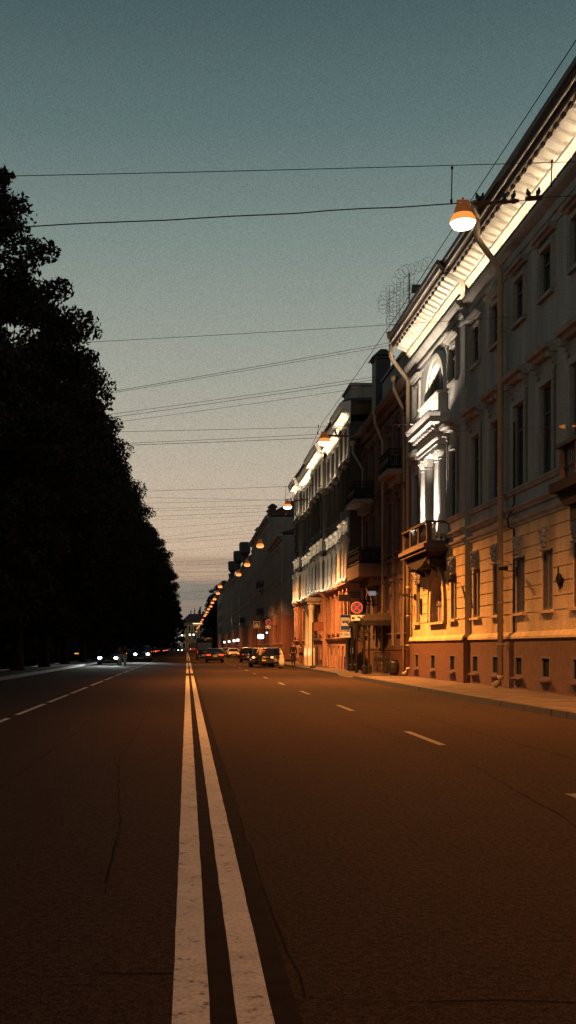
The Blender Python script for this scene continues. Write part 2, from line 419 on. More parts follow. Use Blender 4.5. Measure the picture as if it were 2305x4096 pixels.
crack([(-.95, 30), (-.9, 15), (-.62, 10.5), (-.55, 9.4), (-.5, 7)], .022)
crack([(2.3, 48), (3.0, 30), (3.55, 19), (3.8, 17), (3.35, 10.5), (3.1, 8)], .022)
crack([(5.2, 60), (5.25, 40), (5.1, 25), (5.2, 15)], .03)
crack([(-2.0, 45), (-2.1, 30), (-1.95, 20), (-2.05, 9)], .025)
crack([(.5, 33), (3.5, 33.2), (7.8, 33.0)], .03)
crack([(-8, 21), (-4, 21.2), (-.2, 21.0)], .03)
structure(sm, 'road_seams', seam_tar)
pm = MB()
pm.quad((-.06, 2.0, .002), (.46, 2.0, .002), (.46, 60, .002), (-.06, 60, .002))
structure(pm, 'road_patches', patch_asphalt)
# right pavement with kerb; lowered for the driveway between 56 and 61 m and cut by the cross street
sw = MB(); kb = MB()
def walk(y0, y1, h0=.14, h1=.14):
    sw.quad((KR + .18, y0, h0), (13, y0, h0), (13, y1, h1), (KR + .18, y1, h1))
    n = max(1, int((y1 - y0) / 1.02))
    for k in range(n):
        a = y0 + (y1 - y0) * k / n; b = y0 + (y1 - y0) * (k + 1) / n - .012
        ha, hb = h0 + (h1 - h0) * k / n, h0 + (h1 - h0) * (k + 1) / n
        j = random.uniform(-.008, .008)
        vs = [(KR + j, a, -.02), (KR + .18, a, -.02), (KR + .18, b, -.02), (KR + j, b, -.02), (KR + .02 + j, a, ha + .006), (KR + .18, a, ha + .006), (KR + .18, b, hb + .006), (KR + .02 + j, b, hb + .006)]
        kb.add(vs, [(4, 5, 6, 7), (0, 1, 5, 4), (1, 2, 6, 5), (2, 3, 7, 6), (3, 0, 4, 7)])
walk(-20, 55.2); walk(55.2, 56.4, .14, .03); walk(56.4, 60.6, .03, .03); walk(60.6, 61.8, .03, .14); walk(61.8, 115.5)
walk(129.5, 420)
structure(sw, 'pavement', asphalt_walk); structure(kb, 'kerb', kerb_shaded)
# left pavement, kerb and park edging
sl = MB(); kl = MB(); pe = MB()
sl.quad((-10.9, -20, .14), (KL - .18, -20, .14), (KL - .18, 420, .14), (-10.9, 420, .14))
for k in range(0, 210):
    a = k * 1.3; b = a + 1.285; j = random.uniform(-.03, .03)
    kl.box(KL - .18, KL + j * .5, a, b, -.02, .15 + random.uniform(-.012, .012))
    if k < 120: pe.box(-11.05, -10.9, a, b, -.02, .2 + random.uniform(-.01, .02))
kl.box(KL - .18, KL, 273, 420, -.02, .15)
structure(sl, 'footpath', path_dark); structure(kl, 'left_kerb', granite_grey); structure(pe, 'park_edging_kerb', granite_grey)

# ================================================================ SKY
w = bpy.data.worlds.new('World'); scene.world = w; w.use_nodes = True
N, L = w.node_tree.nodes, w.node_tree.links
bg = N['Background']
tc = N.new('ShaderNodeTexCoord'); sp = N.new('ShaderNodeSeparateXYZ'); L.new(tc.outputs['Generated'], sp.inputs[0])
def lin(c): return tuple(((x / 255) / 12.92 if x / 255 <= .04045 else ((x / 255 + .055) / 1.055) ** 2.4) for x in c) + (1,)
SKY = [(0.0, (118, 112, 106)), (.022, (112, 114, 110)), (.037, (128, 124, 116)), (.050, (108, 116, 112)), (.060, (120, 121, 115)), (.068, (166, 144, 125)), (.092, (195, 174, 151)), (.15, (183, 172, 154)), (.23, (157, 160, 149)), (.33, (124, 139, 133)), (.41, (93, 114, 114)), (.50, (68, 89, 93)), (.75, (60, 78, 86))]
rp = N.new('ShaderNodeValToRGB'); cr = rp.color_ramp
# the band of cloud is pushed up and down by slow noise
mp = N.new('ShaderNodeMapping'); mp.inputs['Scale'].default_value = (2.2, 2.2, 34); L.new(tc.outputs['Generated'], mp.inputs[0])
nz = N.new('ShaderNodeTexNoise'); nz.inputs['Scale'].default_value = 2.2; nz.inputs['Detail'].default_value = 7; L.new(mp.outputs[0], nz.inputs['Vector'])
mr = N.new('ShaderNodeMapRange'); mr.inputs['From Min'].default_value = .3; mr.inputs['From Max'].default_value = .7; mr.inputs['To Min'].default_value = -.016; mr.inputs['To Max'].default_value = .016
L.new(nz.outputs['Fac'], mr.inputs['Value'])
ad = N.new('ShaderNodeMath'); ad.operation = 'ADD'; L.new(sp.outputs['Z'], ad.inputs[0])
fade = N.new('ShaderNodeMapRange'); fade.inputs['From Min'].default_value = .06; fade.inputs['From Max'].default_value = .14; fade.inputs['To Min'].default_value = 1; fade.inputs['To Max'].default_value = .04
L.new(sp.outputs['Z'], fade.inputs['Value'])
fm = N.new('ShaderNodeMath'); fm.operation = 'MULTIPLY'; L.new(mr.outputs[0], fm.inputs[0]); L.new(fade.outputs[0], fm.inputs[1]); L.new(fm.outputs[0], ad.inputs[1])
L.new(ad.outputs[0], rp.inputs[0])
while len(cr.elements) > 1: cr.elements.remove(cr.elements[-1])
cr.elements[0].position = SKY[0][0]; cr.elements[0].color = lin(SKY[0][1])
for p_, c_ in SKY[1:]:
    e = cr.elements.new(p_); e.color = lin(c_)
# film-like grain added to the sky colour
gn = N.new('ShaderNodeTexNoise'); gn.inputs['Scale'].default_value = 1300; gn.inputs['Detail'].default_value = 1; L.new(tc.outputs['Generated'], gn.inputs['Vector'])
gm = N.new('ShaderNodeMapRange'); gm.inputs['From Min'].default_value = .3; gm.inputs['From Max'].default_value = .7; gm.inputs['To Min'].default_value = .80; gm.inputs['To Max'].default_value = 1.20
L.new(gn.outputs['Fac'], gm.inputs['Value'])
sky = N.new('ShaderNodeTexSky'); sky.sky_type = 'NISHITA'; sky.sun_disc = False; sky.sun_elevation = R(1.0); sky.sun_rotation = R(-8)
sk = N.new('ShaderNodeVectorMath'); sk.operation = 'SCALE'; sk.inputs['Scale'].default_value = .004; L.new(sky.outputs[0], sk.inputs[0])
mx = N.new('ShaderNodeVectorMath'); mx.operation = 'SCALE'; L.new(rp.outputs[0], mx.inputs[0])
# the afterglow lies ahead; the sky behind and overhead is darker
az = N.new('ShaderNodeMapRange'); az.inputs['From Min'].default_value = -.5; az.inputs['From Max'].default_value = .75; az.inputs['To Min'].default_value = .85; az.inputs['To Max'].default_value = 1.0
L.new(sp.outputs['Y'], az.inputs['Value'])
am = N.new('ShaderNodeMath'); am.operation = 'MULTIPLY'; L.new(gm.outputs[0], am.inputs[0]); L.new(az.outputs[0], am.inputs[1]); L.new(am.outputs[0], mx.inputs['Scale'])
sm_ = N.new('ShaderNodeVectorMath'); sm_.operation = 'ADD'; L.new(mx.outputs[0], sm_.inputs[0]); L.new(sk.outputs[0], sm_.inputs[1])
L.new(sm_.outputs[0], bg.inputs['Color']); bg.inputs['Strength'].default_value = 1.0

# ================================================================ CAMERA
cd = bpy.data.cameras.new('camera'); cam = bpy.data.objects.new('camera', cd); col.objects.link(cam)
cam.location = (0, 0, CZ); cam.rotation_euler = (R(90), 0, 0)
cd.sensor_fit = 'VERTICAL'; cd.sensor_height = 36; cd.lens = 36 * F / 4096
cd.shift_y = (HY - 2048) / 4096; cd.shift_x = (1152.5 - CX) / 4096
cd.clip_end = 5000; cd.clip_start = .1
scene.camera = cam
scene.view_settings.view_transform = 'Standard'; scene.view_settings.look = 'None'; scene.view_settings.exposure = 0; scene.view_settings.gamma = 1
scene.cycles.use_denoising = True
scene.cycles.denoising_prefilter = 'NONE'
scene.cycles.sample_clamp_direct = 20
scene.cycles.max_bounces = 5; scene.cycles.diffuse_bounces = 3; scene.cycles.glossy_bounces = 2; scene.cycles.transmission_bounces = 2
scene.cycles.sample_clamp_indirect = 1.0
scene.cycles.caustics_reflective = False; scene.cycles.caustics_refractive = False
# ================================================================ FLOODLIT MANSION (main building)
b1 = root('mansion', (10.7, 55, 0), 'pale neoclassical mansion with brightly floodlit cornice, ochre ground floor and granite plinth', 'building')
XW, XR, YS, YE, Y0 = 10.9, 10.7, 44.3, 55.0, 12.0     # wing plane, projecting centre plane, step, far end, near end
wing_c = [43.3 - 2.83 * k for k in range(11)]
ris_c = [53.35, 46.15]
GRV = [2.62 + .42 * k for k in range(0, 8)]
PN, TH = (6.78, 9.5), (12.2, 13.6)
def openings(cols, wv):
    o = []
    for y in cols:
        o += [(y - .43, y + .43, .55, 1.24), (y - .52, y + .52, 2.66, 4.48), (y - .62, y + .62, *PN), (y - .58, y + .58, *TH)]
    return o
AC, AR, AS = 49.05, 1.15, 3.35      # ground-floor arch: centre, radius, springing
LC, LR, LS = 49.15, 1.55, 12.15     # lunette
wo = openings(wing_c, 1)
ro = openings(ris_c, 1) + [(49.8 - .43, 49.8 + .43, .55, 1.24), (AC - AR, AC + AR, 2.6, AS + AR), (AC - .75, AC + .75, 6.0, 9.5), (LC - LR, LC + LR, LS - .1, LS + LR)]
def arch_fill(mb, X, c, r, zs, ztop, depth, n=20, mi=0):
    P = [(c + r * math.cos(math.pi * k / n), zs + r * math.sin(math.pi * k / n)) for k in range(n + 1)]
    for (a, za), (b, zb) in zip(P[:-1], P[1:]):
        if abs(ztop - za) > 1e-4 or abs(ztop - zb) > 1e-4:
            mb.add([(X, a, za), (X, b, zb), (X, b, ztop), (X, a, ztop)], [(0, 1, 2, 3)], mi)
        mb.add([(X, a, za), (X + depth, a, za), (X + depth, b, zb), (X, b, zb)], [(0, 1, 2, 3)], mi)
def archivolt(mb, X0, X1, c, r0, r1, zs, n=24, mi=0, leg=0.0):
    P = [(math.cos(math.pi * k / n), math.sin(math.pi * k / n)) for k in range(n + 1)]
    pts = [(c + p, zs + q, c + s_, zs + t_) for (p, q, s_, t_) in [(r0 * a, r0 * b, r1 * a, r1 * b) for a, b in P]]
    if leg: pts = [(c + r0, zs - leg, c + r1, zs - leg)] + pts + [(c - r0, zs - leg, c - r1, zs - leg)]
    for (a, za, b, zb), (a2, za2, b2, zb2) in zip(pts[:-1], pts[1:]):
        mb.add([(X0, a, za), (X0, a2, za2), (X0, b2, zb2), (X0, b, zb), (X1, a, za), (X1, a2, za2), (X1, b2, zb2), (X1, b, zb)],
               [(0, 1, 2, 3), (0, 4, 5, 1), (3, 2, 6, 7)], mi)
    for p in (pts[0], pts[-1]):
        mb.add([(X0, p[0], p[1]), (X0, p[2], p[3]), (X1, p[2], p[3]), (X1, p[0], p[1])], [(0, 1, 2, 3)], mi)

# plinth (granite), ochre ground floor, pale upper floors: three wall parts
for (name, za, zb, m, grv) in (('plinth', -.05, 1.9, granite_plinth, ()), ('ground_floor_wall', 1.9, 5.6, plaster_ochre, GRV), ('upper_wall', 5.6, 14.75, plaster_light, ())):
    wb = MB()
    clip = lambda o: [q for q in o if q[2] >= za - .01 and q[3] <= zb + .01]
    px = -.06 if name == 'plinth' else 0
    wall_grid(wb, XW + px, Y0, YS, za, zb, clip(wo), .26, 0, grv)
    wall_grid(wb, XR + px, YS, YE, za, zb, clip(ro), .26, 0, grv)
    wb.quad((XR + px, YS, za), (XW + px, YS, za), (XW + px, YS, zb), (XR + px, YS, zb))
    wb.quad((XR + px, YE, za), (XR + px, YE, zb), (24, YE, zb), (24, YE, za))
    wb.quad((XW + px, Y0, za), (24, Y0, za), (24, Y0, zb), (XW + px, Y0, zb))
    if name == 'plinth':
        wb.quad((XW + px, Y0, zb), (XW + .3, Y0, zb), (XW + .3, YS, zb), (XW + px, YS, zb)); wb.quad((XR + px, YS, zb), (XR + .3, YS, zb), (XR + .3, YE, zb), (XR + px, YE, zb))
    if name == 'ground_floor_wall': arch_fill(wb, XR, AC, AR, AS, AS + AR, .26)
    if name == 'upper_wall': arch_fill(wb, XR, LC, LR, LS, LS + LR, .26)
    part(wb, name, m, b1)

def both(mb, prof, extra=0):      # a moulding run along wing and centre; prof in (projection outwards, z)
    mb.prism_y([(XW + .004 - a, z) for a, z in prof], Y0 - .05, YS - .002 - extra)
    mb.prism_y([(XR + .004 - a, z) for a, z in prof], YS - extra, YE + .06)
m_ = MB(); both(m_, [(0, 1.80), (.12, 1.80), (.12, 1.87), (.09, 1.93), (.05, 2.0), (0, 2.02)]); part(m_, 'plinth_moulding', plaster_ochre, b1)
m_ = MB(); both(m_, [(0, 5.50), (.05, 5.52), (.06, 5.58), (.13, 5.64), (.16, 5.72), (0, 5.76)]); both(m_, [(0, 5.93), (.07, 5.95), (.11, 6.02), (.2, 6.08), (.2, 6.13), (0, 6.18)]); part(m_, 'string_course', plaster_light, b1)
m_ = MB(); both(m_, [(0, 6.56), (.06, 6.58), (.1, 6.66), (.14, 6.7), (.14, 6.745), (0, 6.76)]); part(m_, 'sill_course', plaster_light, b1)
m_ = MB(); both(m_, [(0, 14.05), (.04, 14.06), (.06, 14.16), (.06, 14.28), (.12, 14.32), (.14, 14.42), (.10, 14.46), (.10, 14.60), (.22, 14.68), (.30, 14.74), (.34, 14.82), (.34, 14.90), (0, 14.93)]); part(m_, 'frieze_ledge', plaster_light, b1)
# cornice: cove, soffit, corona, gutter
m_ = MB()
both(m_, [(0, 14.935), (.03, 14.94), (.03, 15.30), (.07, 15.36), (.15, 15.46), (.24, 15.52), (.24, 15.60), (.30, 15.70), (.80, 15.93), (.80, 16.06), (0, 16.2)])
part(m_, 'cornice', plaster_white, b1)
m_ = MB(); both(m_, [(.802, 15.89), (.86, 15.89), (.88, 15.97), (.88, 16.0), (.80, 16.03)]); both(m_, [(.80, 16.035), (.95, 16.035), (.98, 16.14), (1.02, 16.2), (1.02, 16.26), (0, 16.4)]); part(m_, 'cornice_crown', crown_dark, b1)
m_ = MB(); both(m_, [(.955, 16.045), (.985, 16.06), (.995, 16.10), (.97, 16.11)]); part(m_, 'cornice_lit_line', plaster_white, b1)  # white strip stands in for the lit line along the crown
m_ = MB(); both(m_, [(.99, 16.262), (1.09, 16.27), (1.11, 16.42), (1.05, 16.47), (1.0, 16.42), (.5, 16.48), (.5, 16.42)]); part(m_, 'gutter', roof_metal, b1)
rb = MB()
rb.add([(XW - .55, Y0, 16.45), (17.5, Y0 + 3, 19.0), (17.5, YE - 6, 19.0), (XR - .55, YE + .05, 16.45), (24, YE + .05, 16.45), (24, Y0, 16.45)], [(0, 1, 2, 3), (3, 2, 4), (1, 5, 4, 2), (0, 5, 1)])
part(rb, 'roof', roof_metal, b1)
# modillions under the soffit
mm = MB(); mm.prism_y([(0, 15.60), (-.06, 15.60), (-.40, 15.77), (-.48, 15.82), (-.48, 15.91), (0, 15.70)], -.15, .15)
mod = mm.mesh('modillion', plaster_white)
db = MB(); db.prism_y([(-.06, .14), (.05, .14), (.05, .06), (.0, .0), (-.05, .03)], -.09, .09); dbm = db.mesh('cornice_bracket', bronze)
y = YE - .3; cnt = 0
while y > 17.5:
    X = (XR if y > YS else XW) - .25
    link('modillion', mod, b1, Vector((X, y, 0)) - b1.location); link('cornice_bracket', dbm, b1, Vector((X - .49, y - .3, 15.78)) - b1.location); y -= .60; cnt += 1
# LED rail on the ledge, short bars with gaps
y = YE - .3
lb = MB(); lb.box(-.04, .04, -.62, .62, 0, .05); lb.box(-.026, .026, -.58, .58, .05, .064, 1); lb.box(-.015, .015, -.5, -.46, -.045, 0); lb.box(-.015, .015, .46, .5, -.045, 0)
lbm = lb.mesh('led_bar', [iron_black, led_glow])
while y > 15:
    X = (XR if y > YS + .7 else XW) - .30
    link('led_bar', lbm, b1, Vector((X, y - .65, 14.95)) - b1.location); y -= 1.36

wg = window_proto(1.04, 1.82, .09, False, 2, sill=.09, sur_mat=plaster_ochre, glassm=glass_pale)
wb_ = window_proto(.86, .69, .05, False, 1, sill=.06, sur_mat=granite_plinth, glassm=pane_dark)
wp = window_proto(1.24, 2.72, .13, True, 2, surround=.2, hood=.30, consoles=True, sill=0, hood_gap=.55, hood_proj=.42, sur_mat=plaster_light)
wt = window_proto(1.16, 1.40, .12, True, 2, surround=.16, hood=.2, consoles=False, sill=.1, hood_gap=.12, hood_proj=.28, sur_mat=plaster_light)
# sculpted keystone: a head framed by scrolls
ks = MB()
ks.prism_x([(-.20, 0), (.20, 0), (.27, .66), (-.27, .66)], -.09, -.004)
ks.ell((-.13, 0, .34), (.11, .15, .20), 10, 7); ks.ell((-.2, 0, .32), (.06, .035, .06), 6, 4); ks.ell((-.14, 0, .55), (.12, .19, .10), 10, 5)
for s_ in (-1, 1):
    ks.ell((-.12, s_ * .17, .47), (.09, .07, .12), 8, 5); ks.ell((-.11, s_ * .17, .25), (.07, .06, .10), 8, 5); ks.ell((-.12, s_ * .09, .12), (.07, .07, .09), 8, 5)
ks.box(-.16, -.004, -.3, .3, -.06, -.002)
ksm = ks.mesh('keystone_head', stone_pale, smooth=False)
for y in wing_c + ris_c + [49.8]:
    X = XW if y < YS else XR
    place_window(b1, wb_, X - .06, y, .55)
    if y == 49.8: continue
    place_window(b1, wg, X, y, 2.66)
    link('keystone_head', ksm, b1, Vector((X, y, 4.5)) - b1.location)
    place_window(b1, wp, X, y, PN[0]); place_window(b1, wt, X, y, TH[0])
# ground-floor arched window with a moulded frame
a_ = MB(); archivolt(a_, XR - .09, XR + .01, AC, AR + .02, AR + .34, AS, leg=.72); archivolt(a_, XR - .14, XR - .085, AC, AR + .36, AR + .50, AS, leg=.72)
a_.box(XR - .2, XR - .003, AC - .16, AC + .16, AS + AR + .02, AS + AR + .62)
aw = part(a_, 'arched_surround', plaster_ochre, b1)
a_ = MB(); a_.box(XR + .2, XR + .25, AC - AR + .002, AC + AR - .002, 2.605, AS + AR - .004); ap = part(a_, 'arched_window', pink_plaster, b1)
a_ = MB()
for k in range(5): a_.box(XR + .17, XR + .198, AC - AR + .1 + k * .5, AC - AR + .17 + k * .5, 2.61, AS + .4)
a_.box(XR + .165, XR + .195, AC - AR + .01, AC + AR - .01, AS - .05, AS + .05); part(a_, 'glazing_bars', frame_paint, b1, ap)
a_ = MB(); a_.box(XR - .14, XR + .05, AC - AR - .35, AC + AR + .35, 2.5, 2.598); part(a_, 'arched_window_sill', plaster_ochre, b1, ap)
# balcony door behind the columns
a_ = MB(); a_.box(XR + .18, XR + .24, AC - .74, AC + .74, 6.01, 9.49); dr = part(a_, 'balcony_door', stone_pale, b1)
a_ = MB(); a_.box(XR + .165, XR + .178, AC - .62, AC - .06, 6.9, 8.4); a_.box(XR + .165, XR + .178, AC + .06, AC + .62, 6.9, 8.4); a_.box(XR + .165, XR + .178, AC - .62, AC + .62, 8.55, 9.35); part(a_, 'door_pane', glass_pale, b1, dr)
# lunette
a_ = MB(); archivolt(a_, XR - .10, XR + .01, LC, LR + .01, LR + .22, LS - .1); archivolt(a_, XR - .16, XR + .008, LC, LR + .235, LR + .42, LS - .1); archivolt(a_, XR - .06, XR + .006, LC, LR + .43, LR + .56, LS - .1); part(a_, 'lunette_surround', plaster_white, b1)
a_ = MB(); a_.box(XR + .2, XR + .24, LC - LR + .003, LC + LR - .003, LS - .09, LS + LR - .003); lw = part(a_, 'lunette_window', glass, b1)
a_ = MB()
for k in (-.78, 0, .78): a_.box(XR + .165, XR + .198, LC + k - .04, LC + k + .04, LS - .08, LS + LR * .85)
part(a_, 'lunette_bars', frame_paint, b1, lw)
# portico: four columns, entablature, attic block
for y in (50.95, 50.1, 48.2, 47.4):
    c_ = MB(); cx = XR - .16
    c_.box(cx - .25, XR - .003, y - .25, y + .25, 6.2, 6.62)
    c_.lathe(cx, y, [(.25, 6.622), (.25, 6.70), (.22, 6.76), (.205, 6.80), (.20, 8.0), (.185, 9.25), (.20, 9.27), (.20, 9.31), (.17, 9.33)], 20)
    c_.lathe(cx, y, [(.19, 9.332), (.22, 9.42), (.26, 9.56), (.26, 9.6)], 12)
    c_.box(cx - .27, XR - .003, y - .27, y + .27, 9.602, 9.68)
    part(c_, 'column', plaster_white, b1)
def ent(prof, ya, yb, name, m):      # straight run with returns, projection added at both ends
    e_ = MB()
    for (pa, za), (pb, zb_) in zip(prof[:-1], prof[1:]):
        A = [(XR, ya - pa, za), (XR - .45 - pa, ya - pa, za), (XR - .45 - pa, yb + pa, za), (XR, yb + pa, za)]
        B = [(XR, ya - pb, zb_), (XR - .45 - pb, ya - pb, zb_), (XR - .45 - pb, yb + pb, zb_), (XR, yb + pb, zb_)]
        e_.add(A + B, [(0, 1, 5, 4), (1, 2, 6, 5), (2, 3, 7, 6)])
    n = len(prof)
    for (pa, za, fl) in ((prof[0][0], prof[0][1], (0, 3, 2, 1)), (prof[-1][0], prof[-1][1], (0, 1, 2, 3))):
        e_.add([(XR, ya - pa, za), (XR - .45 - pa, ya - pa, za), (XR - .45 - pa, yb + pa, za), (XR, yb + pa, za)], [fl])
    part(e_, name, m, b1)
ent([(-.02, 9.685), (-.02, 9.85), (.02, 9.86), (.02, 10.02), (.05, 10.04), (.09, 10.12), (.02, 10.13), (.02, 10.5), (.06, 10.55), (.12, 10.66), (.36, 10.72), (.36, 10.9), (.42, 11.0), (.47, 11.1), (.47, 11.16), (.1, 11.24)], 47.2, 51.15, 'entablature', plaster_white)
for k in range(9):
    y = 47.25 + k * .48
    d_ = MB(); d_.box(XR - .66, XR - .465, y, y + .2, 10.52, 10.66); part(d_, 'modillion', plaster_white, b1)
e_ = MB(); e_.box(XR - .38, XR - .003, 47.3, 51.0, 11.2, 11.98); e_.prism_y([(XR - .003, 11.982), (XR - .46, 11.982), (XR - .46, 12.06), (XR - .4, 12.1), (XR - .003, 12.1)], 47.22, 51.08)
for k in range(5): e_.box(XR - .41, XR - .379, 47.6 + k * .66, 47.6 + k * .66 + .42, 11.35, 11.85)
part(e_, 'attic_block', plaster_white, b1)
# main balcony
bx = 9.82; BY0, BY1 = 47.1, 52.4
bal = MB(); bal.box(bx - .16, XR - .003, BY0 - .16, BY1 + .16, 5.62, 5.78); bal.box(bx - .08, XR - .004, BY0 - .08, BY1 + .08, 5.48, 5.618); bal.box(bx - .02, XR - .005, BY0 - .02, BY1 + .02, 5.782, 5.90)
ap_ = MB(); ap_.prism_x([(BY0 + .15, 5.478), (BY1 - .15, 5.478), (BY1 - .5, 5.25), (BY1 - 1.5, 4.98), ((BY0 + BY1) / 2, 4.86), (BY0 + 1.5, 4.98), (BY0 + .5, 5.25)], bx + .1, XR - .006); part(ap_, 'balcony_apron', bronze, b1)
bp_ = part(bal, 'balcony_slab', balcony_stone, b1)
for (y, dz) in ((BY0 + .55, 0), (BY0 + 1.75, .0), (BY1 - 1.75, 0), (BY1 - .55, 0)):
    c_ = MB(); c_.prism_y([(XR - .004, 5.146), (bx + .15, 5.146), (bx + .2, 5.0), (XR - .45, 4.92), (XR - .2, 4.8), (XR - .1, 4.72), (XR - .004, 4.68)], y - .16, y + .16); c_.ell((bx + .28, y, 5.02), (.13, .18, .13), 10, 6)
    part(c_, 'balcony_bracket', bronze, b1, bp_)
ry0, ry1 = 5.9, 6.72
for y in (BY0, BY0 + 1.72, BY0 + 3.5, BY1 - .18):
    c_ = MB(); c_.box(bx, bx + .2, y, y + .18, ry0, ry1 - .09); part(c_, 'balcony_post', balcony_stone, b1, bp_)
c_ = MB(); c_.box(bx - .05, bx + .25, BY0 - .05, BY1 + .05, ry1 - .088, ry1); c_.box(bx + .252, XR - .005, BY0 - .05, BY0 + .21, ry1 - .087, ry1 - .002); c_.box(bx + .252, XR - .005, BY1 - .21, BY1 + .05, ry1 - .087, ry1 - .002); part(c_, 'balcony_rail', balcony_stone, b1, bp_)
gl = MB()
for y0 in (BY0 + .18, BY0 + 1.9, BY0 + 3.68):
    L_ = (BY1 - .18 if y0 > BY0 + 3 else y0 + 1.54) - y0
    for k in range(13):
        yy = y0 + L_ * (k + .5) / 13; gl.tube([(bx + .1, yy - .03, ry0), (bx + .06, yy, ry0 + .25), (bx + .12, yy + .03, ry0 + .5), (bx + .1, yy, ry1 - .09)], .012, 5)
    gl.box(bx + .085, bx + .115, y0, y0 + L_, ry0 + .1, ry0 + .13); gl.box(bx + .085, bx + .115, y0, y0 + L_, ry1 - .22, ry1 - .19)
part(gl, 'balcony_grille', iron_black, b1, bp_)
for ys_ in (BY0 + .02, BY1 - .18):
    for k in range(3):
        bl = MB(); xx = bx + .34 + k * .19; bl.lathe(xx, ys_ + .08, [(.07, ry0), (.07, ry0 + .06), (.035, ry0 + .12), (.075, ry0 + .32), (.06, ry0 + .42), (.03, ry0 + .56), (.06, ry0 + .66), (.07, ry1 - .09)], 12)
        part(bl, 'baluster', plaster_white, b1, bp_)
# second balcony, at the wing's own centre, half outside the frame
BX2, Z0, Z1 = 9.85, 26.0, 30.75
bal = MB(); bal.box(BX2 - .18, XW - .003, Z0, Z1, 5.6, 5.86); bal.prism_x([(Z0 + .2, 5.598), (Z1 - .1, 5.598), (Z1 - .65, 5.2), (Z0 + .8, 5.2)], BX2, XW - .006); bal.box(BX2 + .1, XW - .006, Z0 + .9, Z1 - .85, 4.8, 5.198)
b2p = part(bal, 'balcony_slab', bronze, b1)
c_ = MB(); c_.box(BX2 - .05, BX2 + .2, Z0, Z1 - .1, 6.78, 6.88); c_.box(BX2 + .2, XW - .006, Z1 - .35, Z1 - .1, 6.781, 6.879); part(c_, 'balcony_rail', balcony_stone, b1, b2p)
for k in range(5):
    y = Z1 - .3 - k * 1.25
    c_ = MB(); c_.box(BX2, BX2 + .18, y - .16, y, 5.862, 6.778); part(c_, 'balcony_post', balcony_stone, b1, b2p)
c_ = MB()
for k in range(34): c_.tube([(BX2 + .09, Z1 - .55 - k * .145, 5.87), (BX2 + .09, Z1 - .5 - k * .145, 6.77)], .014, 5)
c_.box(BX2 + .06, BX2 + .12, Z0 + .1, Z1 - .5, 6.2, 6.25)
part(c_, 'balcony_grille', iron_black, b1, b2p)
# small fittings on the facade: cameras and lantern brackets
def fitting(y, z, X, L_):
    f = MB(); f.tube([(X, y, z), (X - .25, y, z - .02), (X - L_, y - .1, z + .02)], .018, 6); f.box(X - .06, X, y - .07, y + .07, z - .16, z + .12)
    f.prism_y([(X - L_ - .16, z + .0), (X - L_ + .1, z + .0), (X - L_ + .12, z + .13), (X - L_ - .18, z + .1)], y - .18, y - .02)
    return f
part(fitting(45.0, 4.05, XW - .03, .5), 'wall_camera', iron_black, b1); part(fitting(38.0, 4.05, XW, .45), 'wall_camera', iron_black, b1); part(fitting(53.9, 3.9, XR, .5), 'wall_camera', iron_black, b1)
f = MB(); f.ell((XW - .1, 33.4, 3.5), (.1, .14, .17), 8, 5); f.tube([(XW, 33.4, 3.3), (XW - .12, 33.4, 3.3), (XW - .12, 33.4, 3.85)], .025, 6); f.prism_x([(33.15, 3.5), (33.65, 3.45), (33.45, 3.2)], XW - .08, XW - .03); part(f, 'flag_holder', bronze, b1)
f = MB(); f.box(XR - .06, XR - .003, 52.3, 52.62, 3.05, 3.75); f.box(XR - .09, XR - .061, 52.36, 52.56, 3.5, 3.7); part(f, 'intercom_box', iron_black, b1)

# thin service conduit beside each drainpipe
def drainpipe(Yp, X, xf, ztop, label, zf=None, lean=1.0):
    zf = zf or ztop
    r = root('drainpipe', (X, Yp, 0), label, 'drainpipe', 'drainpipes on the mansion front')
    p = MB(); p.tube([(xf, Yp, zf - .55), (xf, Yp, zf - 1.15), (xf + .06, Yp, zf - 1.3), (X - .12, Yp, zf - 2.15), (X, Yp, zf - 2.35), (X, Yp, .55)], .098, 14)
    k = 3.0
    while k < zf - 3: p.tube([(X, Yp, k), (X, Yp, k + .04)], .106, 14); k += 1.35
    p.tube([(xf, Yp, zf - 1.02), (xf, Yp, zf - .98)], .108, 14)
    part(p, 'pipe', zinc, r, smooth=True)
    h = MB(); h.lathe(xf, Yp, [(.10, zf - .56), (.12, zf - .42), (.19, zf - .26), (.20, zf - .06), (.22, zf - .04), (.22, zf), (.17, zf)], 16); part(h, 'hopper', zinc, r, smooth=False)
    s = MB(); s.tube([(X, Yp, .56), (X, Yp, .45), (X - .05, Yp, .33), (X - .22, Yp, .2)], [.105, .105, .105, .115], 14); part(s, 'spout', zinc, r, smooth=True)
    for z in (1.6, 4.4, 6.9, 9.6, 12.2):
        if z < zf - 3:
            b = MB(); b.tube([(X, Yp, z), (X, Yp, z + .05)], .115, 14); b.box(X, X + .3, Yp - .015, Yp + .015, z, z + .04); part(b, 'bracket', zinc, r)
    return r
drainpipe(39.0, 10.62, 9.82, 16.62, 'tall zinc drainpipe on the mansion behind the nearest street lamp')
drainpipe(55.1, 10.58, 9.76, 16.62, 'tall zinc drainpipe at the far corner of the mansion, beside the lit columns')
c_ = MB(); c_.tube([(XW - .03, 38.25, 1.95), (XW - .03, 38.25, 5.45), (XW - .2, 38.25, 5.5), (XW - .25, 38.25, 5.8), (XW - .03, 38.25, 6.3), (XW - .03, 38.25, 9)], .03, 6)
part(c_, 'conduit', iron_black, b1); c_ = MB(); c_.tube([(XR - .03, 54.6, .2), (XR - .03, 54.6, 5.0)], .03, 6); part(c_, 'conduit', iron_black, b1)

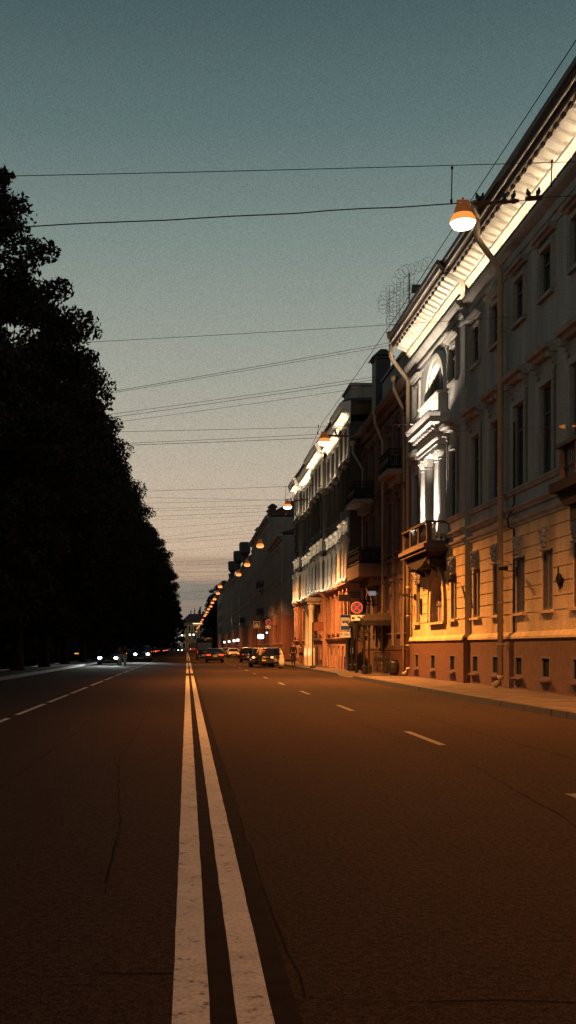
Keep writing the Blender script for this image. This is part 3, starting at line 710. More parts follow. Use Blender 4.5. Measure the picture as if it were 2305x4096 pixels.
# lights of the mansion: cornice strip, balcony floodlights
WARM = (1, .77, .51)
for (ya, yb, X) in [(14.2 + 1.5 * k, 15.7 + 1.5 * k, XW) for k in range(20)] + [(44.4 + 1.5 * k, 45.9 + 1.5 * k, XR) for k in range(7)]:
    area('cornice_floodlight', (X - .30, (ya + yb) / 2, 15.03), (.12, 0, 1), 15 * (yb - ya), WARM, .06, yb - ya - .12)
for y in (47.5, 50.4): spot('balcony_floodlight', (bx + .34, y, 6.1), (XR - .28, y + (.2 if y < 49 else -.2), 10.2), 2000, (1, .88, .76), 84, .9, .06)
for y in (47.8, 48.8, 49.7, 50.6): area('attic_floodlight', (XR - .80, y, 11.28), (.42, 0, 1), 160, (1, .86, .68), .08, .8, spread=160)
# ================================================================ OTHER HOUSES OF THE ROW
def house(name, label, X, Y0, Y1, H, rows, ncols, wallm, trimm, basem, base_h=1.2, ridge=3.0, hoods=(), pil=False, depth=9, roofm=None, cornice=.6, gut=True, group='town houses along the right side of the street', lowm=None, low_h=0):
    r = root(name, (X, Y0, 0), label, 'building', group)
    n = ncols; bay = (Y1 - Y0) / n
    cs = [Y0 + bay * (k + .5) for k in range(n)]
    ops = [(y - w_ / 2, y + w_ / 2, zb, zb + h) for y in cs for (zb, h, w_) in rows]
    def wall(pname, za, zb_, m):
        wb = MB(); wall_grid(wb, X, Y0, Y1, za, zb_, [o for o in ops if o[2] >= za - .01 and o[3] <= zb_ + .01], .22)
        wb.quad((X, Y0, za), (X + depth, Y0, za), (X + depth, Y0, zb_), (X, Y0, zb_)); wb.quad((X, Y1, za), (X, Y1, zb_), (X + depth, Y1, zb_), (X + depth, Y1, za))
        wb.quad((X + depth, Y0, za), (X + depth, Y1, za), (X + depth, Y1, zb_), (X + depth, Y0, zb_))
        part(wb, pname, m, r)
    if lowm: wall('ground_floor_wall', -.05, low_h, lowm); wall('wall', low_h, H, wallm)
    else: wall('wall', -.05, H, wallm)
    b = MB(); b.box(X - .07, X - .003, Y0 - .02, Y1 + .02, -.05, base_h); b.box(X - .10, X - .003, Y0 - .03, Y1 + .03, base_h + .002, base_h + .1); part(b, 'plinth', basem, r)
    cn = MB()
    for (za, pr) in ((H - .95, .12), (H - .55, .3)): cn.prism_y([(X - .003, za), (X - pr * .6, za + .04), (X - pr, za + .2), (X - .003, za + .24)], Y0 - .04, Y1 + .04)
    cn.prism_y([(X - .003, H - .24), (X - cornice * .8, H - .2), (X - cornice, H - .02), (X - cornice, H + .1), (X - .003, H + .14)], Y0 - .12, Y1 + .12)
    part(cn, 'cornice', trimm, r)
    bands = MB(); got = False
    for (zb, h, w_) in rows[1:]:
        z = zb - .45
        bands.prism_y([(X - .003, z), (X - .10, z + .06), (X - .14, z + .16), (X - .003, z + .2)], Y0 - .02, Y1 + .02); got = True
    if got: part(bands, 'string_course', trimm, r)
    if pil:
        for k in range(n + 1):
            y = Y0 + bay * k; y = min(max(y, Y0 + .25), Y1 - .25)
            p = MB(); p.box(X - .14, X - .004, y - .2, y + .2, low_h + .3 if lowm else 5.4, H - 1.0); p.box(X - .2, X - .005, y - .27, y + .27, H - 1.3, H - 1.001)
            part(p, 'pilaster', trimm, r)
    ro = MB(); xr = X + depth * .5; zr = H + ridge
    ro.add([(X - cornice * .9, Y0, H + .145), (xr, Y0 + .02, zr), (xr, Y1 - .02, zr), (X - cornice * .9, Y1, H + .145), (X + depth, Y0, H + .145), (X + depth, Y1, H + .145)], [(0, 3, 2, 1), (1, 2, 5, 4), (0, 1, 4), (3, 5, 2)])
    part(ro, 'roof', roofm or roof_metal, r)
    for i, (zb, h, w_) in enumerate(rows):
        p = window_proto(w_, h, .17, True, 2, surround=.13 if i else 0, hood=.16 if i in hoods else 0, consoles=i in hoods, hood_gap=.22, hood_proj=.25, sill=.08, sur_mat=trimm)
        for y in cs: place_window(r, p, X, y, zb)
    return r, cs
def iron_balcony(r, X, xf, ya, yb, z, h=1.0, slab=.3, rail=iron_black):
    s = MB(); s.box(xf - .06, X - .004, ya - .06, yb + .06, z - slab, z); s.prism_x([(ya + .1, z - slab - .002), (yb - .1, z - slab - .002), (yb - .5, z - slab - .45), (ya + .5, z - slab - .45)], (xf + X) / 2, X - .006)
    sl_ = part(s, 'balcony_slab', stone_pale if slab < .35 else brown_trim, r)
    q = MB()
    for (a, b) in (((xf, ya), (xf, yb)), ((xf, ya), (X, ya)), ((xf, yb), (X, yb))):
        L_ = math.hypot(b[0] - a[0], b[1] - a[1]); n = max(2, int(L_ / .11))
        for k in range(n + 1):
            x = a[0] + (b[0] - a[0]) * k / n; y = a[1] + (b[1] - a[1]) * k / n
            q.tube([(x, y, z), (x, y, z + h)], .014 if k % 6 else .03, 4)
        for zz in (z + h, z + h * .82, z + .12): q.tube([(a[0], a[1], zz), (b[0], b[1], zz)], .03, 4)
        for k in range(n // 3):
            t = (k + .5) * 3 / n; x = a[0] + (b[0] - a[0]) * t; y = a[1] + (b[1] - a[1]) * t
            q.ell((x, y, z + h * .47), (.12 if abs(b[0] - a[0]) > .1 else .02, .12 if abs(b[0] - a[0]) < .1 else .02, .22), 6, 4)
    part(q, 'balcony_railing', rail, r, sl_)
def chimney(r, xa, xb, ya, yb, za, zb, m=None):
    c = MB(); c.box(xa, xb, ya, yb, za, zb - .5); c.box(xa - .06, xb + .06, ya - .06, yb + .06, zb - .498, zb - .38); c.box(xa + .04, xb - .04, ya + .04, yb - .04, zb - .378, zb - .2)
    ch = part(c, 'chimney', m or roof_red, r)
    t = MB(); t.prism_y([(xa - .22, zb - .42), (xa + (xb - xa) * .3, zb), (xa + (xb - xa) * .7, zb), (xb + .22, zb - .42), (xb + .1, zb - .42), (xb, zb - .3), (xa, zb - .3), (xa - .1, zb - .42)], ya - .1, yb + .1)
    part(t, 'chimney_cap', dark_slate, r, ch)
def pipe(r, X, Y, H, xf=None, name='downpipe'):
    xf = xf or X - .55
    p = MB(); p.tube([(xf, Y, H - .2), (xf, Y, H - .7), (X - .12, Y, H - 1.75), (X - .12, Y, .3), (X - .3, Y, .18)], .085, 10); p.lathe(xf, Y, [(.09, H - .3), (.17, H - .15), (.18, H), (.14, H)], 10)
    part(p, name, zinc, r, smooth=True)

# ---- dark brown house
B2X = 10.93
b2, c2 = house('brown_house', 'dark brown town house with iron balconies, unlit, squeezed between the two floodlit buildings', B2X, 55.15, 71.0, 14.5,
     [(2.3, 2.3, 1.15), (6.5, 2.7, 1.15), (10.5, 2.3, 1.1)], 6, brown_plaster, brown_trim, granite_plinth, 1.4, 2.6, hoods=(1, 2), pil=True, cornice=.65)
iron_balcony(b2, B2X, 9.7, 64.7, 69.2, 6.25, .9, .75); q = MB(); q.box(9.76, 9.78, 64.76, 69.14, 6.26, 7.05); q.box(9.781, B2X - .01, 64.76, 64.78, 6.26, 7.05); part(q, 'balcony_sheet', iron_black, b2); iron_balcony(b2, B2X, 10.13, 57.8, 60.5, 10.5, 1.0, .25); iron_balcony(b2, B2X, 9.8, 67.2, 70.4, 10.2, 1.0, .25)
q = MB(); q.box(10.5, 17, 56.0, 61.8, 14.66, 15.75); q.box(10.42, 17.1, 55.9, 61.9, 15.752, 15.9); part(q, 'attic_block', dark_slate, b2)
chimney(b2, 10.43, 11.25, 63.6, 64.9, 14.6, 18.0, dark_slate); chimney(b2, 12.0, 13.2, 59.0, 60.2, 15.0, 17.6)
pipe(b2, B2X, 63.5, 14.6); pipe(b2, B2X, 57.2, 15.0, 10.3); pipe(b2, B2X, 70.7, 14.2, 10.2)
for k, y in enumerate(c2):      # carved panels between the ground-floor windows
    p = MB(); p.box(B2X - .1, B2X - .004, y - .95, y - .62, 1.6, 5.0); p.ell((B2X - .13, y - .785, 4.5), (.1, .16, .28), 8, 5); p.ell((B2X - .11, y - .785, 3.6), (.08, .12, .5), 8, 5); p.box(B2X - .18, B2X - .005, y - 1.05, y - .52, 5.0, 5.2)
    part(p, 'carved_panel', brown_trim, b2)
f = MB(); f.box(B2X - .5, B2X - .1, 66.0, 66.1, 4.5, 4.75); f.tube([(B2X, 66.05, 4.62), (B2X - .5, 66.05, 4.62)], .02); part(f, 'shop_sign', dim_sign, b2)
d = MB(); d.box(B2X - .06, B2X - .003, 62.8, 64.4, .14, 2.9); d.box(B2X - .09, B2X - .061, 63.58, 63.62, .2, 2.8); part(d, 'door', wood_dark, b2)

# ---- floodlit ornate house
X3, P3, A3, E3 = 10.4, 10.05, 71.05, 107.0
b3 = root('ornate_house', (X3, A3, 0), 'ornate eclectic house with floodlit cornices, lit half-columns and red-lit lower floors', 'building', 'town houses along the right side of the street')
projs = [(A3, 75.4), (85.2, 92.6), (102.8, E3)]
segs = [(A3, 75.4, P3), (75.4, 85.2, X3), (85.2, 92.6, P3), (92.6, 102.8, X3), (102.8, E3, P3)]
bays = []
for (a, b_, x) in segs:
    n = max(2, round((b_ - a) / 2.3)); bays += [(a + (b_ - a) * (k + .5) / n, x) for k in range(n)]
R3 = [(.7, .9, .8), (2.55, 2.3, 1.05), (5.95, 2.1, 1.0), (10.3, 2.2, 1.0), (13.55, 1.45, .95)]
for nm, za, zb, m in (('base_wall', -.05, 2.1, pink_plaster), ('ground_floor_wall', 2.1, 5.5, pink_plaster), ('upper_wall', 5.5, 15.5, wall_b3)):
    wbm = MB()
    for (a, b_, x) in segs:
        o = [(y - w_ / 2, y + w_ / 2, z, z + h) for (y, xx) in bays if a < y < b_ for (z, h, w_) in R3 if z >= za and z + h <= zb]
        wall_grid(wbm, x, a, b_, za, zb, o, .25)
    for y in (75.4, 85.2, 92.6, 102.8): wbm.quad((P3, y, za), (X3, y, za), (X3, y, zb), (P3, y, zb))
    wbm.quad((P3, A3, za), (20, A3, za), (20, A3, zb), (P3, A3, zb)); wbm.quad((P3, E3, za), (P3, E3, zb), (20, E3, zb), (20, E3, za))
    part(wbm, nm, m, b3)
def along(prof, name, m, end=.03):
    mb = MB()
    for (a, b_, x) in segs:
        e = end if x == P3 else -.002
        mb.prism_y([(x + .004 - p, z) for p, z in prof], a - e, b_ + e)
    return part(mb, name, m, b3)
along([(0, 2.0), (.12, 2.02), (.16, 2.12), (.16, 2.2), (0, 2.24)], 'base_moulding', pink_plaster)
along([(0, 5.25), (.1, 5.3), (.2, 5.42), (.3, 5.46), (.3, 5.56), (0, 5.62)], 'string_course', pink_plaster)
along([(0, 8.4), (.08, 8.42), (.16, 8.52), (.16, 8.6), (0, 8.64)], 'string_course', stone_pale)
along([(0, 12.95), (.12, 13.0), (.26, 13.1), (.26, 13.2), (0, 13.25)], 'string_course', stone_pale)
along([(0, 15.35), (.12, 15.4), (.15, 15.55), (.05, 15.58), (.05, 15.85), (.18, 15.95), (.5, 16.0), (.5, 16.2), (.6, 16.35), (.66, 16.5), (.66, 16.58), (0, 16.7)], 'cornice', plaster_white, .4)
rf = MB(); rf.add([(P3 - .5, A3 - .3, 16.72), (15, A3 + 3, 18.6), (15, E3 - 3, 18.6), (P3 - .5, E3 + .3, 16.72), (20, A3 - .3, 16.72), (20, E3 + .3, 16.72)], [(0, 3, 2, 1), (1, 2, 5, 4), (0, 1, 4), (3, 5, 2)]); part(rf, 'roof', dark_slate, b3)
at_ = MB(); at_.box(P3 + .12, 13.5, A3 + .2, A3 + 3.6, 16.6, 17.75); at_.box(P3 + .02, 13.6, A3 + .1, A3 + 3.7, 17.752, 17.9); part(at_, 'attic_block', stone_pale, b3)
chimney(b3, 12.2, 13.4, 80, 81.2, 17.2, 19.0); chimney(b3, 12.2, 13.4, 97, 98.2, 17.2, 19.0)
protos = [window_proto(w_, h, .18, i > 0, 2, surround=(0, .12, 0, .14, .1)[i], hood=.22 if i in (2,) else (.14 if i == 3 else 0), consoles=i == 2, hood_gap=1.15 if i == 2 else .12, hood_proj=.3, sill=.08, sur_mat=pink_plaster if i < 2 else (plaster_white if i == 2 else wall_b3)) for i, (z, h, w_) in enumerate(R3)]
hc = MB(); hc.lathe(-.13, 0, [(.16, 0), (.16, .12), (.125, .16), (.12, .8), (.14, .82), (.14, .9), (.115, .92), (.105, 2.1), (.14, 2.16), (.18, 2.32), (.18, 2.4)], 12); hc.box(-.32, -.003, -.2, .2, 2.402, 2.5); hc.box(-.32, -.003, -.2, .2, -.1, -.002); half_col = hc.mesh('half_column', plaster_white)
sc_ = MB(); sc_.lathe(-.08, 0, [(.09, 0), (.07, .1), (.06, .7), (.09, .8), (.1, .9)], 10); small_col = sc_.mesh('colonnette', plaster_white)
tp = MB(); tp.box(-.12, -.003, -.14, .14, 0, 1.75); tp.box(-.18, -.004, -.2, .2, 1.752, 1.95); tp.box(-.16, -.004, -.18, .18, -.12, -.002); top_pil = tp.mesh('pilaster', plaster_white)
lp = MB(); lp.box(-.1, -.003, -.17, .17, 0, 2.7); lp.box(-.16, -.004, -.22, .22, 2.702, 2.9); low_pil = lp.mesh('pilaster', pink_plaster)
O3 = b3.location
def put(name, me, x, y, z): return link(name, me, b3, Vector((x, y, z)) - O3)
for i, (y, x) in enumerate(bays):
    for p, (z, h, w_) in zip(protos, R3): place_window(b3, p, x, y, z)
for (a, b_, x) in segs:
    n = max(2, round((b_ - a) / 2.3))
    for k in range(n + 1):
        y = min(max(a + (b_ - a) * k / n, a + .32), b_ - .32)
        put('half_column', half_col, x, y - .22, 5.75); 
        if k in (0, n) or n > 3: put('half_column', half_col, x, y + .22, 5.75)
        put('colonnette', small_col, x, y, 8.7); put('pilaster', top_pil, x, y, 13.42); put('pilaster', low_pil, x, y, 2.3)
# porch
po = MB(); po.box(8.95, P3 - .004, 85.6, 88.8, 4.75, 4.95); po.box(8.8, P3 - .005, 85.45, 88.95, 4.952, 5.12); po.box(8.9, P3 - .006, 85.55, 88.85, 5.122, 5.24); pr3 = part(po, 'porch_roof', stone_pale, b3)
for y in (85.9, 88.5):
    q = MB(); q.box(9.0, 9.5, y - .26, y + .26, .14, 1.5); q.lathe(9.25, y, [(.24, 1.5), (.22, 1.6), (.2, 1.7), (.19, 3.0), (.17, 4.3), (.24, 4.5), (.26, 4.74)], 14); part(q, 'porch_column', plaster_white, b3, pr3)
# basement arcade panels and shop railing
for k in range(9):
    y = 72.3 + k * 1.5
    if 85 < y < 89.5: continue
    q = MB(); q.box(P3 - .22 if y < 75.4 else X3 - .22, P3 - .004 if y < 75.4 else X3 - .004, y - .28, y + .28, .14, .95); part(q, 'basement_bay', pink_plaster, b3)
# quoins at the far corner
for k in range(18):
    q = MB(); q.box(P3 - .1, P3 - .003, E3 - (.7 if k % 2 else .45), E3 + .05, 2.4 + k * .56, 2.4 + k * .56 + .46); part(q, 'quoin', stone_pale, b3)
W3 = (1, .80, .54)
def strip3(z, out, p, ya=A3, yb=E3, tilt=.2, colr=W3):
    for (a, b_, x) in segs:
        n = max(2, round((b_ - a) / 2.4)); h_ = (b_ - a) / n
        for k in range(n): area('facade_floodlight', (x - out, a + h_ * (k + .5), z), (tilt, 0, 1), p * h_ * (1.5 if x == X3 else 1), colr, .06, h_ - .3)
strip3(15.62, .34, 13); strip3(5.66, .48, 5.5, tilt=.15); strip3(13.28, .40, 4.5, tilt=.15); strip3(8.7, .42, 3.5, tilt=.2)
for y in (85.9, 88.5): spot('porch_light', (8.85, y - .5, .6), (9.25, y, 3.6), 60, (1, .72, .36), 70)
spot('corner_floodlight', (9.5, 106.4, 2.4), (P3, E3 - .4, 8), 420, (1, .86, .62), 40)
fl = MB()
for y in (73.5, 87.0, 105.5): pass

# ---- houses beyond the cross street
b4, _ = house('grey_house', 'low dark grey house on the far corner of the cross street with blank end wall', 10.8, 130, 150, 14.3, [(2.0, 2.3, 1.2), (6.0, 2.4, 1.2), (10.2, 2.2, 1.2)], 8, grey_plaster, grey_trim, granite_plinth, 1.2, 1.6, hoods=(1,), pil=True, lowm=red_plaster, low_h=5.2)
b5, _ = house('tall_red_house', 'tall dark house with steep red roof and bare gable rising above the grey corner house', 10.75, 150.1, 190, 18.6, [(2.0, 2.4, 1.2), (6.2, 2.3, 1.15), (10.0, 2.2, 1.15), (13.8, 2.1, 1.1)], 14, grey_plaster, grey_trim, granite_plinth, 1.2, 4.2, hoods=(1, 2), pil=True, depth=14, roofm=roof_red, lowm=red_plaster, low_h=5.4)
chimney(b5, 10.9, 11.8, 152.5, 153.8, 18.7, 20.6, roof_red); chimney(b5, 11.4, 12.2, 163, 164, 18.7, 21.3, roof_red); chimney(b5, 10.7, 11.3, 178, 179.6, 18.7, 20.2, roof_red); chimney(b5, 12.6, 13.6, 171, 172, 19.5, 22.0, roof_red)
b6, _ = house('turreted_house', 'dark town house with three squat chimney turrets along its street edge', 10.7, 190.1, 275, 16.6, [(2.0, 2.4, 1.2), (6.0, 2.3, 1.15), (9.6, 2.2, 1.15), (13.0, 2.0, 1.1)], 22, grey_plaster, grey_trim, granite_plinth, 1.2, 2.2, pil=True, lowm=red_plaster, low_h=5.2)
for y, h in ((206, 20.4), (232, 21.0), (262, 21.2)):
    q = MB(); q.lathe(10.35, y, [(.45, 16.7), (.5, h - 2.6), (1.0, h - 1.9), (1.05, h - .35), (.9, h)], 10); part(q, 'turret', dark_slate, b6)
iron_balcony(b5, 10.75, 9.9, 160, 164, 6.0); iron_balcony(b5, 10.75, 9.9, 160, 164, 9.8); iron_balcony(b6, 10.7, 9.8, 210, 214, 6.0)
b7, _ = house('reddish_house', 'distant reddish house whose lit pilasters glow pale green above the street', 10.7, 275.1, 345, 18.2, [(2.0, 2.4, 1.2), (6.0, 2.3, 1.15), (9.6, 2.2, 1.15), (13.4, 2.2, 1.15)], 18, red_plaster, grey_trim, granite_plinth, 1.2, 2.0, pil=True)
b8, _ = house('end_house', 'last dark house of the right-hand row, just before the distant trees', 10.5, 345.1, 400, 19.6, [(2.0, 2.4, 1.2), (6.0, 2.3, 1.15), (9.6, 2.2, 1.15), (13.4, 2.2, 1.15)], 12, grey_plaster, grey_trim, granite_plinth, 1.2, 2.4, lowm=red_plaster, low_h=5.2)
chimney(b7, 10.9, 12.2, 300, 302, 18.3, 21.0, dark_slate); chimney(b8, 10.8, 12.4, 360, 362.5, 19.7, 22.6, dark_slate)
for (y, h) in ((234, 420), (274, 420), (299, 420)):
    spot('pilaster_floodlight', (10.1, y - .8, 5.6), (10.7, y, 8.2), h * .45, (.82, 1, .8), 50)
for y in (236.2, 255, 285, 321):
    q = MB(); q.box(10.15, 10.65, y - .25, y + .25, 2.8, 3.3)
    single(q, 'light_box', white_glow, (10.4, y, 2.8), 'small glowing white light box on a house wall above the parked cars', 'light', 'glowing boxes on the far house fronts')
for y in (165.0, 171.0, 178.0):
    pass
# ---- lit corner building closing the view
be = root('corner_building', (1.0, 520, 0), 'small lamplit yellow building closing the far end of the street', 'building')
wbe = MB()
wbe.box(-2.6, 14, 520, 532, -.1, 12.6); part(wbe, 'wall', yellow_plaster, be)
q = MB(); q.box(-2.9, 14.2, 519.5, 532.2, 12.602, 13.1); part(q, 'cornice', yellow_plaster, be); q = MB(); q.box(2.6, 9.0, 519.3, 519.48, 12.2, 12.6); part(q, 'light_strip', warm_glow, be)
q = MB(); q.add([(-3, 519.4, 13.12), (14.3, 519.4, 13.12), (14.3, 532.3, 13.12), (-3, 532.3, 13.12), (1, 526, 17), (10, 526, 17)], [(0, 1, 5, 4), (1, 2, 5), (2, 3, 4, 5), (3, 0, 4)]); part(q, 'roof', roof_red, be)
for row, z in enumerate((1.2, 5.2, 9.0)):
    for k in range(6):
        x = -1.4 + k * 2.5
        q = MB(); q.box(x - .75, x + .75, 519.85, 519.95, z - .15, z + 2.65); wn = part(q, 'window', plaster_white, be); q = MB(); q.box(x - .5, x + .5, 519.8, 519.848, z, z + 2.4); part(q, 'pane', glass, be, wn)
spot('corner_building_lamp', (-.5, 508, 7), (1, 520, 3), 500, (1, .55, .2), 110)
# ================================================================ SUSPENDED STREET LAMPS, CABLES
SOD = (1, .37, .08)
LAMPS = [(1852, 888, 24.5), (1297, 1769, 50.7), (1151, 2027, 73.9), (1041, 2184, 102), (989, 2260, 125.9), (955, 2299, 142.7), (881, 2347, 170), (872, 2374, 192), (859, 2397, 215), (850, 2411, 231), (844, 2426, 253), (835, 2437, 270), (829, 2449, 293), (824, 2458, 313), (819, 2464, 328), (811, 2479, 372), (806, 2487, 400), (802, 2493, 425), (797, 2504, 455), (793, 2510, 480), (789, 2515, 500), (786, 2527, 512)]
LL = ['nearest orange street lamp, glowing on its cable in front of the mansion drainpipe', 'second nearest glowing lamp, hanging before the floodlit ornate house cornice', 'third nearest glowing lamp, hanging at the far upper corner of the ornate house',
      'fourth glowing lamp, hanging before the red-roofed house', 'fifth glowing lamp, first one on the sagging garland cable', 'sixth glowing lamp, just left of a chimney turret', 'seventh glowing lamp, where the row drops towards the trees']
lm = MB()
lm.lathe(0, 0, [(.03, .42), (.05, .40), (.12, .375), (.15, .35), (.165, .30), (.19, .20), (.215, .12), (.23, .10), (.235, .085)][::-1], 24)
lm.box(-.13, .13, -.02, .02, .43, .47); lm.box(-.02, .02, -.02, .02, .40, .52); lm.box(-.13, -.09, -.022, .022, .36, .47); lm.box(.09, .13, -.022, .022, .36, .47)
lm_me = lm.mesh('lamp_shade', shade_metal, smooth=False)
ln = MB(); ln.lathe(0, 0, [(.13, -.135), (.20, -.12), (.235, -.08), (.27, .0), (.265, .025)], 24); ln_me = ln.mesh('lamp_lens', lens_glow, smooth=True)
ri = MB(); ri.lathe(0, 0, [(.274, -.012), (.278, .01), (.272, .04), (.255, .084), (.238, .10), (.222, .125), (.205, .16)], 24); ri_me = ri.mesh('lamp_halo_ring', halo_glow)
ln2 = ln.mesh('lamp_lens', lens_red, smooth=True)
POWER = [9000, 25000, 19000, 13000, 9500, 9000, 9500, 9000, 0, 9000, 0, 9000, 0, 9000, 0, 9000, 0, 0, 6000]
lamp_pos = []
for i, (px, py, Y) in enumerate(LAMPS):
    p = at(px, py, Y); lamp_pos.append(p)
    t = root('street_lamp', p, LL[i] if i < len(LL) else 'small distant street lamp, one glowing dot in the far end of the hanging row', 'street lamp', 'street lamps hung over the roadway')
    link('lamp_shade', lm_me, t); link('lamp_lens', ln_me if i < 3 else ln2, t); link('lamp_halo_ring', ri_me, t)
    if i > 2: t.scale = (1.25, 1.25, 1.25)  # far lamps enlarged to take in their bloom
    if i < len(POWER) and POWER[i]: lo = spot('street_lamp_light', p + Vector((0, 0, -.24)), p + Vector((.1, 0, -8)), POWER[i], SOD, 160, .35, .15); lo.scale = (1, .25, 1)

# the row goes on behind the camera: the lamp over this stretch of road lights the markings in front of us
p0 = Vector((5.85, -.5, 10.5)); t = root('street_lamp', p0, 'street lamp of the hanging row directly above the viewpoint', 'street lamp', 'street lamps hung over the roadway')
link('lamp_shade', lm_me, t); link('lamp_lens', ln_me, t); link('lamp_halo_ring', ri_me, t)
lo = spot('street_lamp_light', p0 + Vector((0, 0, -.24)), p0 + Vector((.1, 0, -8)), 2300, SOD, 160, .35, .15); lo.scale = (1, .25, 1)

def cable(pts, r, label, group, m=None, n=24, sag=0.0, name='cable', wob=0):
    P = []; r *= .8
    for k, (a, b) in enumerate(zip(pts[:-1], pts[1:])):
        a, b = Vector(a), Vector(b)
        for j in range(n if k == len(pts) - 2 else n - 1):
            t = j / (n - 1); v = a.lerp(b, t); v.z -= sag * 4 * t * (1 - t)
            if wob: v.z += random.uniform(-wob, wob)
            P.append(v)
    q = MB(); q.tube(P, r, 5)
    return single(q, name, m or cable_mat, P[0], label, 'cable', group, True)
def span(x1, y1, x2, y2, Y, r, label, xl=-10.5, xr=None, Y2=None, sag=.05, m=None, wob=0, group='cables strung across the street'):
    a, b = at(x1, y1, Y), at(x2, y2, Y2 or Y); d = b - a
    s = a - d * ((a.x - xl) / d.x)
    e = b if xr is None else b + d * ((xr - b.x) / d.x)
    return cable([s, e], r, label, group, m, sag=sag, wob=wob)
p1 = lamp_pos[0]
span(0, 697, 2000, 650, 24.5, .011, 'upper carrier wire crossing the sky above the nearest street lamp', xr=10.95)
c_low = span(0, 903, 1800, 815, 24.5, .017, 'thick wavy lower cable that carries the nearest street lamp', xr=5.95, wob=.012)
def dropper(x, y1, y2, Y, label, r=.013):
    a, b = at(x, y1, Y), at(x - 3, y2, Y); q = MB(); q.tube([a, b], r, 6); q.ell(a, (.03, .03, .04), 8, 5); q.ell(b + Vector((0, 0, .05)), (.03, .03, .06), 8, 5)
    single(q, 'cable_dropper', cable_mat, a, label, 'cable', 'droppers between carrier wires')
dropper(1809, 671, 814, 24.5, 'vertical dropper joining the two wires left of the nearest street lamp')
dropper(2208, 645, 748, 24.5, 'short vertical dropper in front of the brightly lit mansion cornice')
dropper(1274, 1703, 1737, 50.7, 'short vertical dropper above the second street lamp', .012)
dropper(1144, 1946, 2003, 73.9, 'thin vertical dropper above the third street lamp', .012)
# insulated bracket bars with their pigeons
def bar(a, b, label):
    q = MB(); q.tube([a, b], .035, 8)
    d = (b - a)
    for k in range(5): c = a + d * (.1 + .2 * k); q.tube([c - d.normalized() * .04, c + d.normalized() * .04], .055, 8)
    single(q, 'insulator_bar', iron_rust, a, label, 'insulator', 'insulator bars of the lamp wires')
bar(at(1895, 815, 24.5), at(2075, 804, 24.5), 'dark insulator bar with pigeons beside the nearest street lamp')
bar(at(1292, 1741, 50.7), at(1395, 1745, 50.7), 'dark insulator bar beside the second street lamp')
bar(at(1160, 2007, 73.9), at(1235, 1996, 73.9), 'short insulator bar beside the third street lamp')
bar(at(2105, 796, 24.5), at(2165, 790, 24.5), 'short bar right of the pigeons in front of the mansion cornice')
cable([at(2075, 804, 24.5), at(2165, 790, 24.5), (10.9, 24.5, 11.25)], .010, 'thin wire leading from the bird bar to the mansion wall', 'cables strung across the street')
cable([at(1395, 1745, 50.7), at(2240, 1707, 33.4), (10.9, 32.2, 7.78)], .010, 'red-lit wire running from the second lamp across the mansion front to an insulator', 'cables strung across the street', cable_warm)
q = MB()
a_, b_ = at(2240, 1707, 33.4), at(2300, 1704, 32.5); d_ = b_ - a_
q.tube([a_, b_], .03, 8)
for k in range(6): c = a_ + d_ * (.2 + .12 * k); q.tube([c - d_ * .03, c + d_ * .03], [.055, .055], 10)
single(q, 'insulator', ceramic, a_, 'orange-lit ribbed ceramic insulator on a wire above the right-hand balcony', 'insulator')
# birds
def pigeon(p, yaw, label):
    t = root('pigeon', p, label, 'bird', 'pigeons resting on the insulator bars', rz=yaw); t.scale = (.62, .62, .62)
    b = MB()
    prof = [(.015, .03), (.05, .06), (.068, .12), (.066, .17), (.048, .215), (.034, .245), (.034, .27), (.030, .295), (.012, .315)]
    n = 12; vs = []; fs = []
    for (r_, z) in prof:
        off = -.05 + .28 * z if z < .22 else .0116 + .18 * (z - .22)
        for k in range(n): a = 2 * math.pi * k / n; vs.append((r_ * math.cos(a), off + r_ * 1.15 * math.sin(a), z))
    for i in range(len(prof) - 1):
        for k in range(n): fs.append((i * n + k, i * n + (k + 1) % n, (i + 1) * n + (k + 1) % n, (i + 1) * n + k))
    fs += [tuple(range(n - 1, -1, -1)), tuple(range((len(prof) - 1) * n, len(prof) * n))]
    b.add(vs, fs)
    b.prism_x([(-.07, .09), (-.03, .05), (-.12, -.05), (-.15, -.03)], -.03, .03)
    local(b, 'body', feather, t, True)
    q = MB(); q.tube([(0, .05, .275), (0, .075, .268)], [.009, .003], 6); local(q, 'beak', iron_rust, t)
    for s_ in (-1, 1):
        q = MB(); q.tube([(s_ * .025, .0, .05), (s_ * .025, .01, .0), (s_ * .025, .05, .003)], .007, 5); local(q, 'leg', iron_rust, t)
        q = MB(); q.ell((s_ * .058, -.03, .13), (.016, .055, .085), 8, 6); local(q, 'wing', feather, t, True)
PB = ['pigeon nearest the lamp on the bird bar, seen from behind', 'pigeon second along the bird bar', 'small hunched pigeon third along the bird bar', 'plump pigeon at the right part of the long bird bar', 'lone pigeon on the thin wire right of the bird bar', 'rightmost pigeon, on the short bar against the lit cornice']
for i, (x, y, yaw) in enumerate(((1910, 814, 1.3), (1930, 813, -1.2), (2015, 808, 1.6), (2056, 805, -1.5), (2112, 796, .4), (2155, 791, -.9))):
    pigeon(at(x, y, 24.5) + Vector((0, 0, .035)), yaw, PB[i])
PB2 = ['pigeon on the second lamp bar, left of the pair', 'pigeon on the second lamp bar, right of the pair', 'lone bird on the third lamp bar against the sky']
for i, (x, y, Y) in enumerate(((1343, 1742, 50.7), (1364, 1742, 50.7), (1163, 2005, 73.9))): pigeon(at(x, y, Y) + Vector((0, 0, .035)), 1.2 * (-1) ** i, PB2[i])
# wire that runs along the street above the lamps
cable([(6.32, -4, 11.42), (6.25, 24.5, 11.35), (5.95, 50.7, 11.4), (6.4, 73.9, 11.3)], .012, 'wire running lengthwise down the street above the row of lamps', 'cables strung across the street', sag=.12)
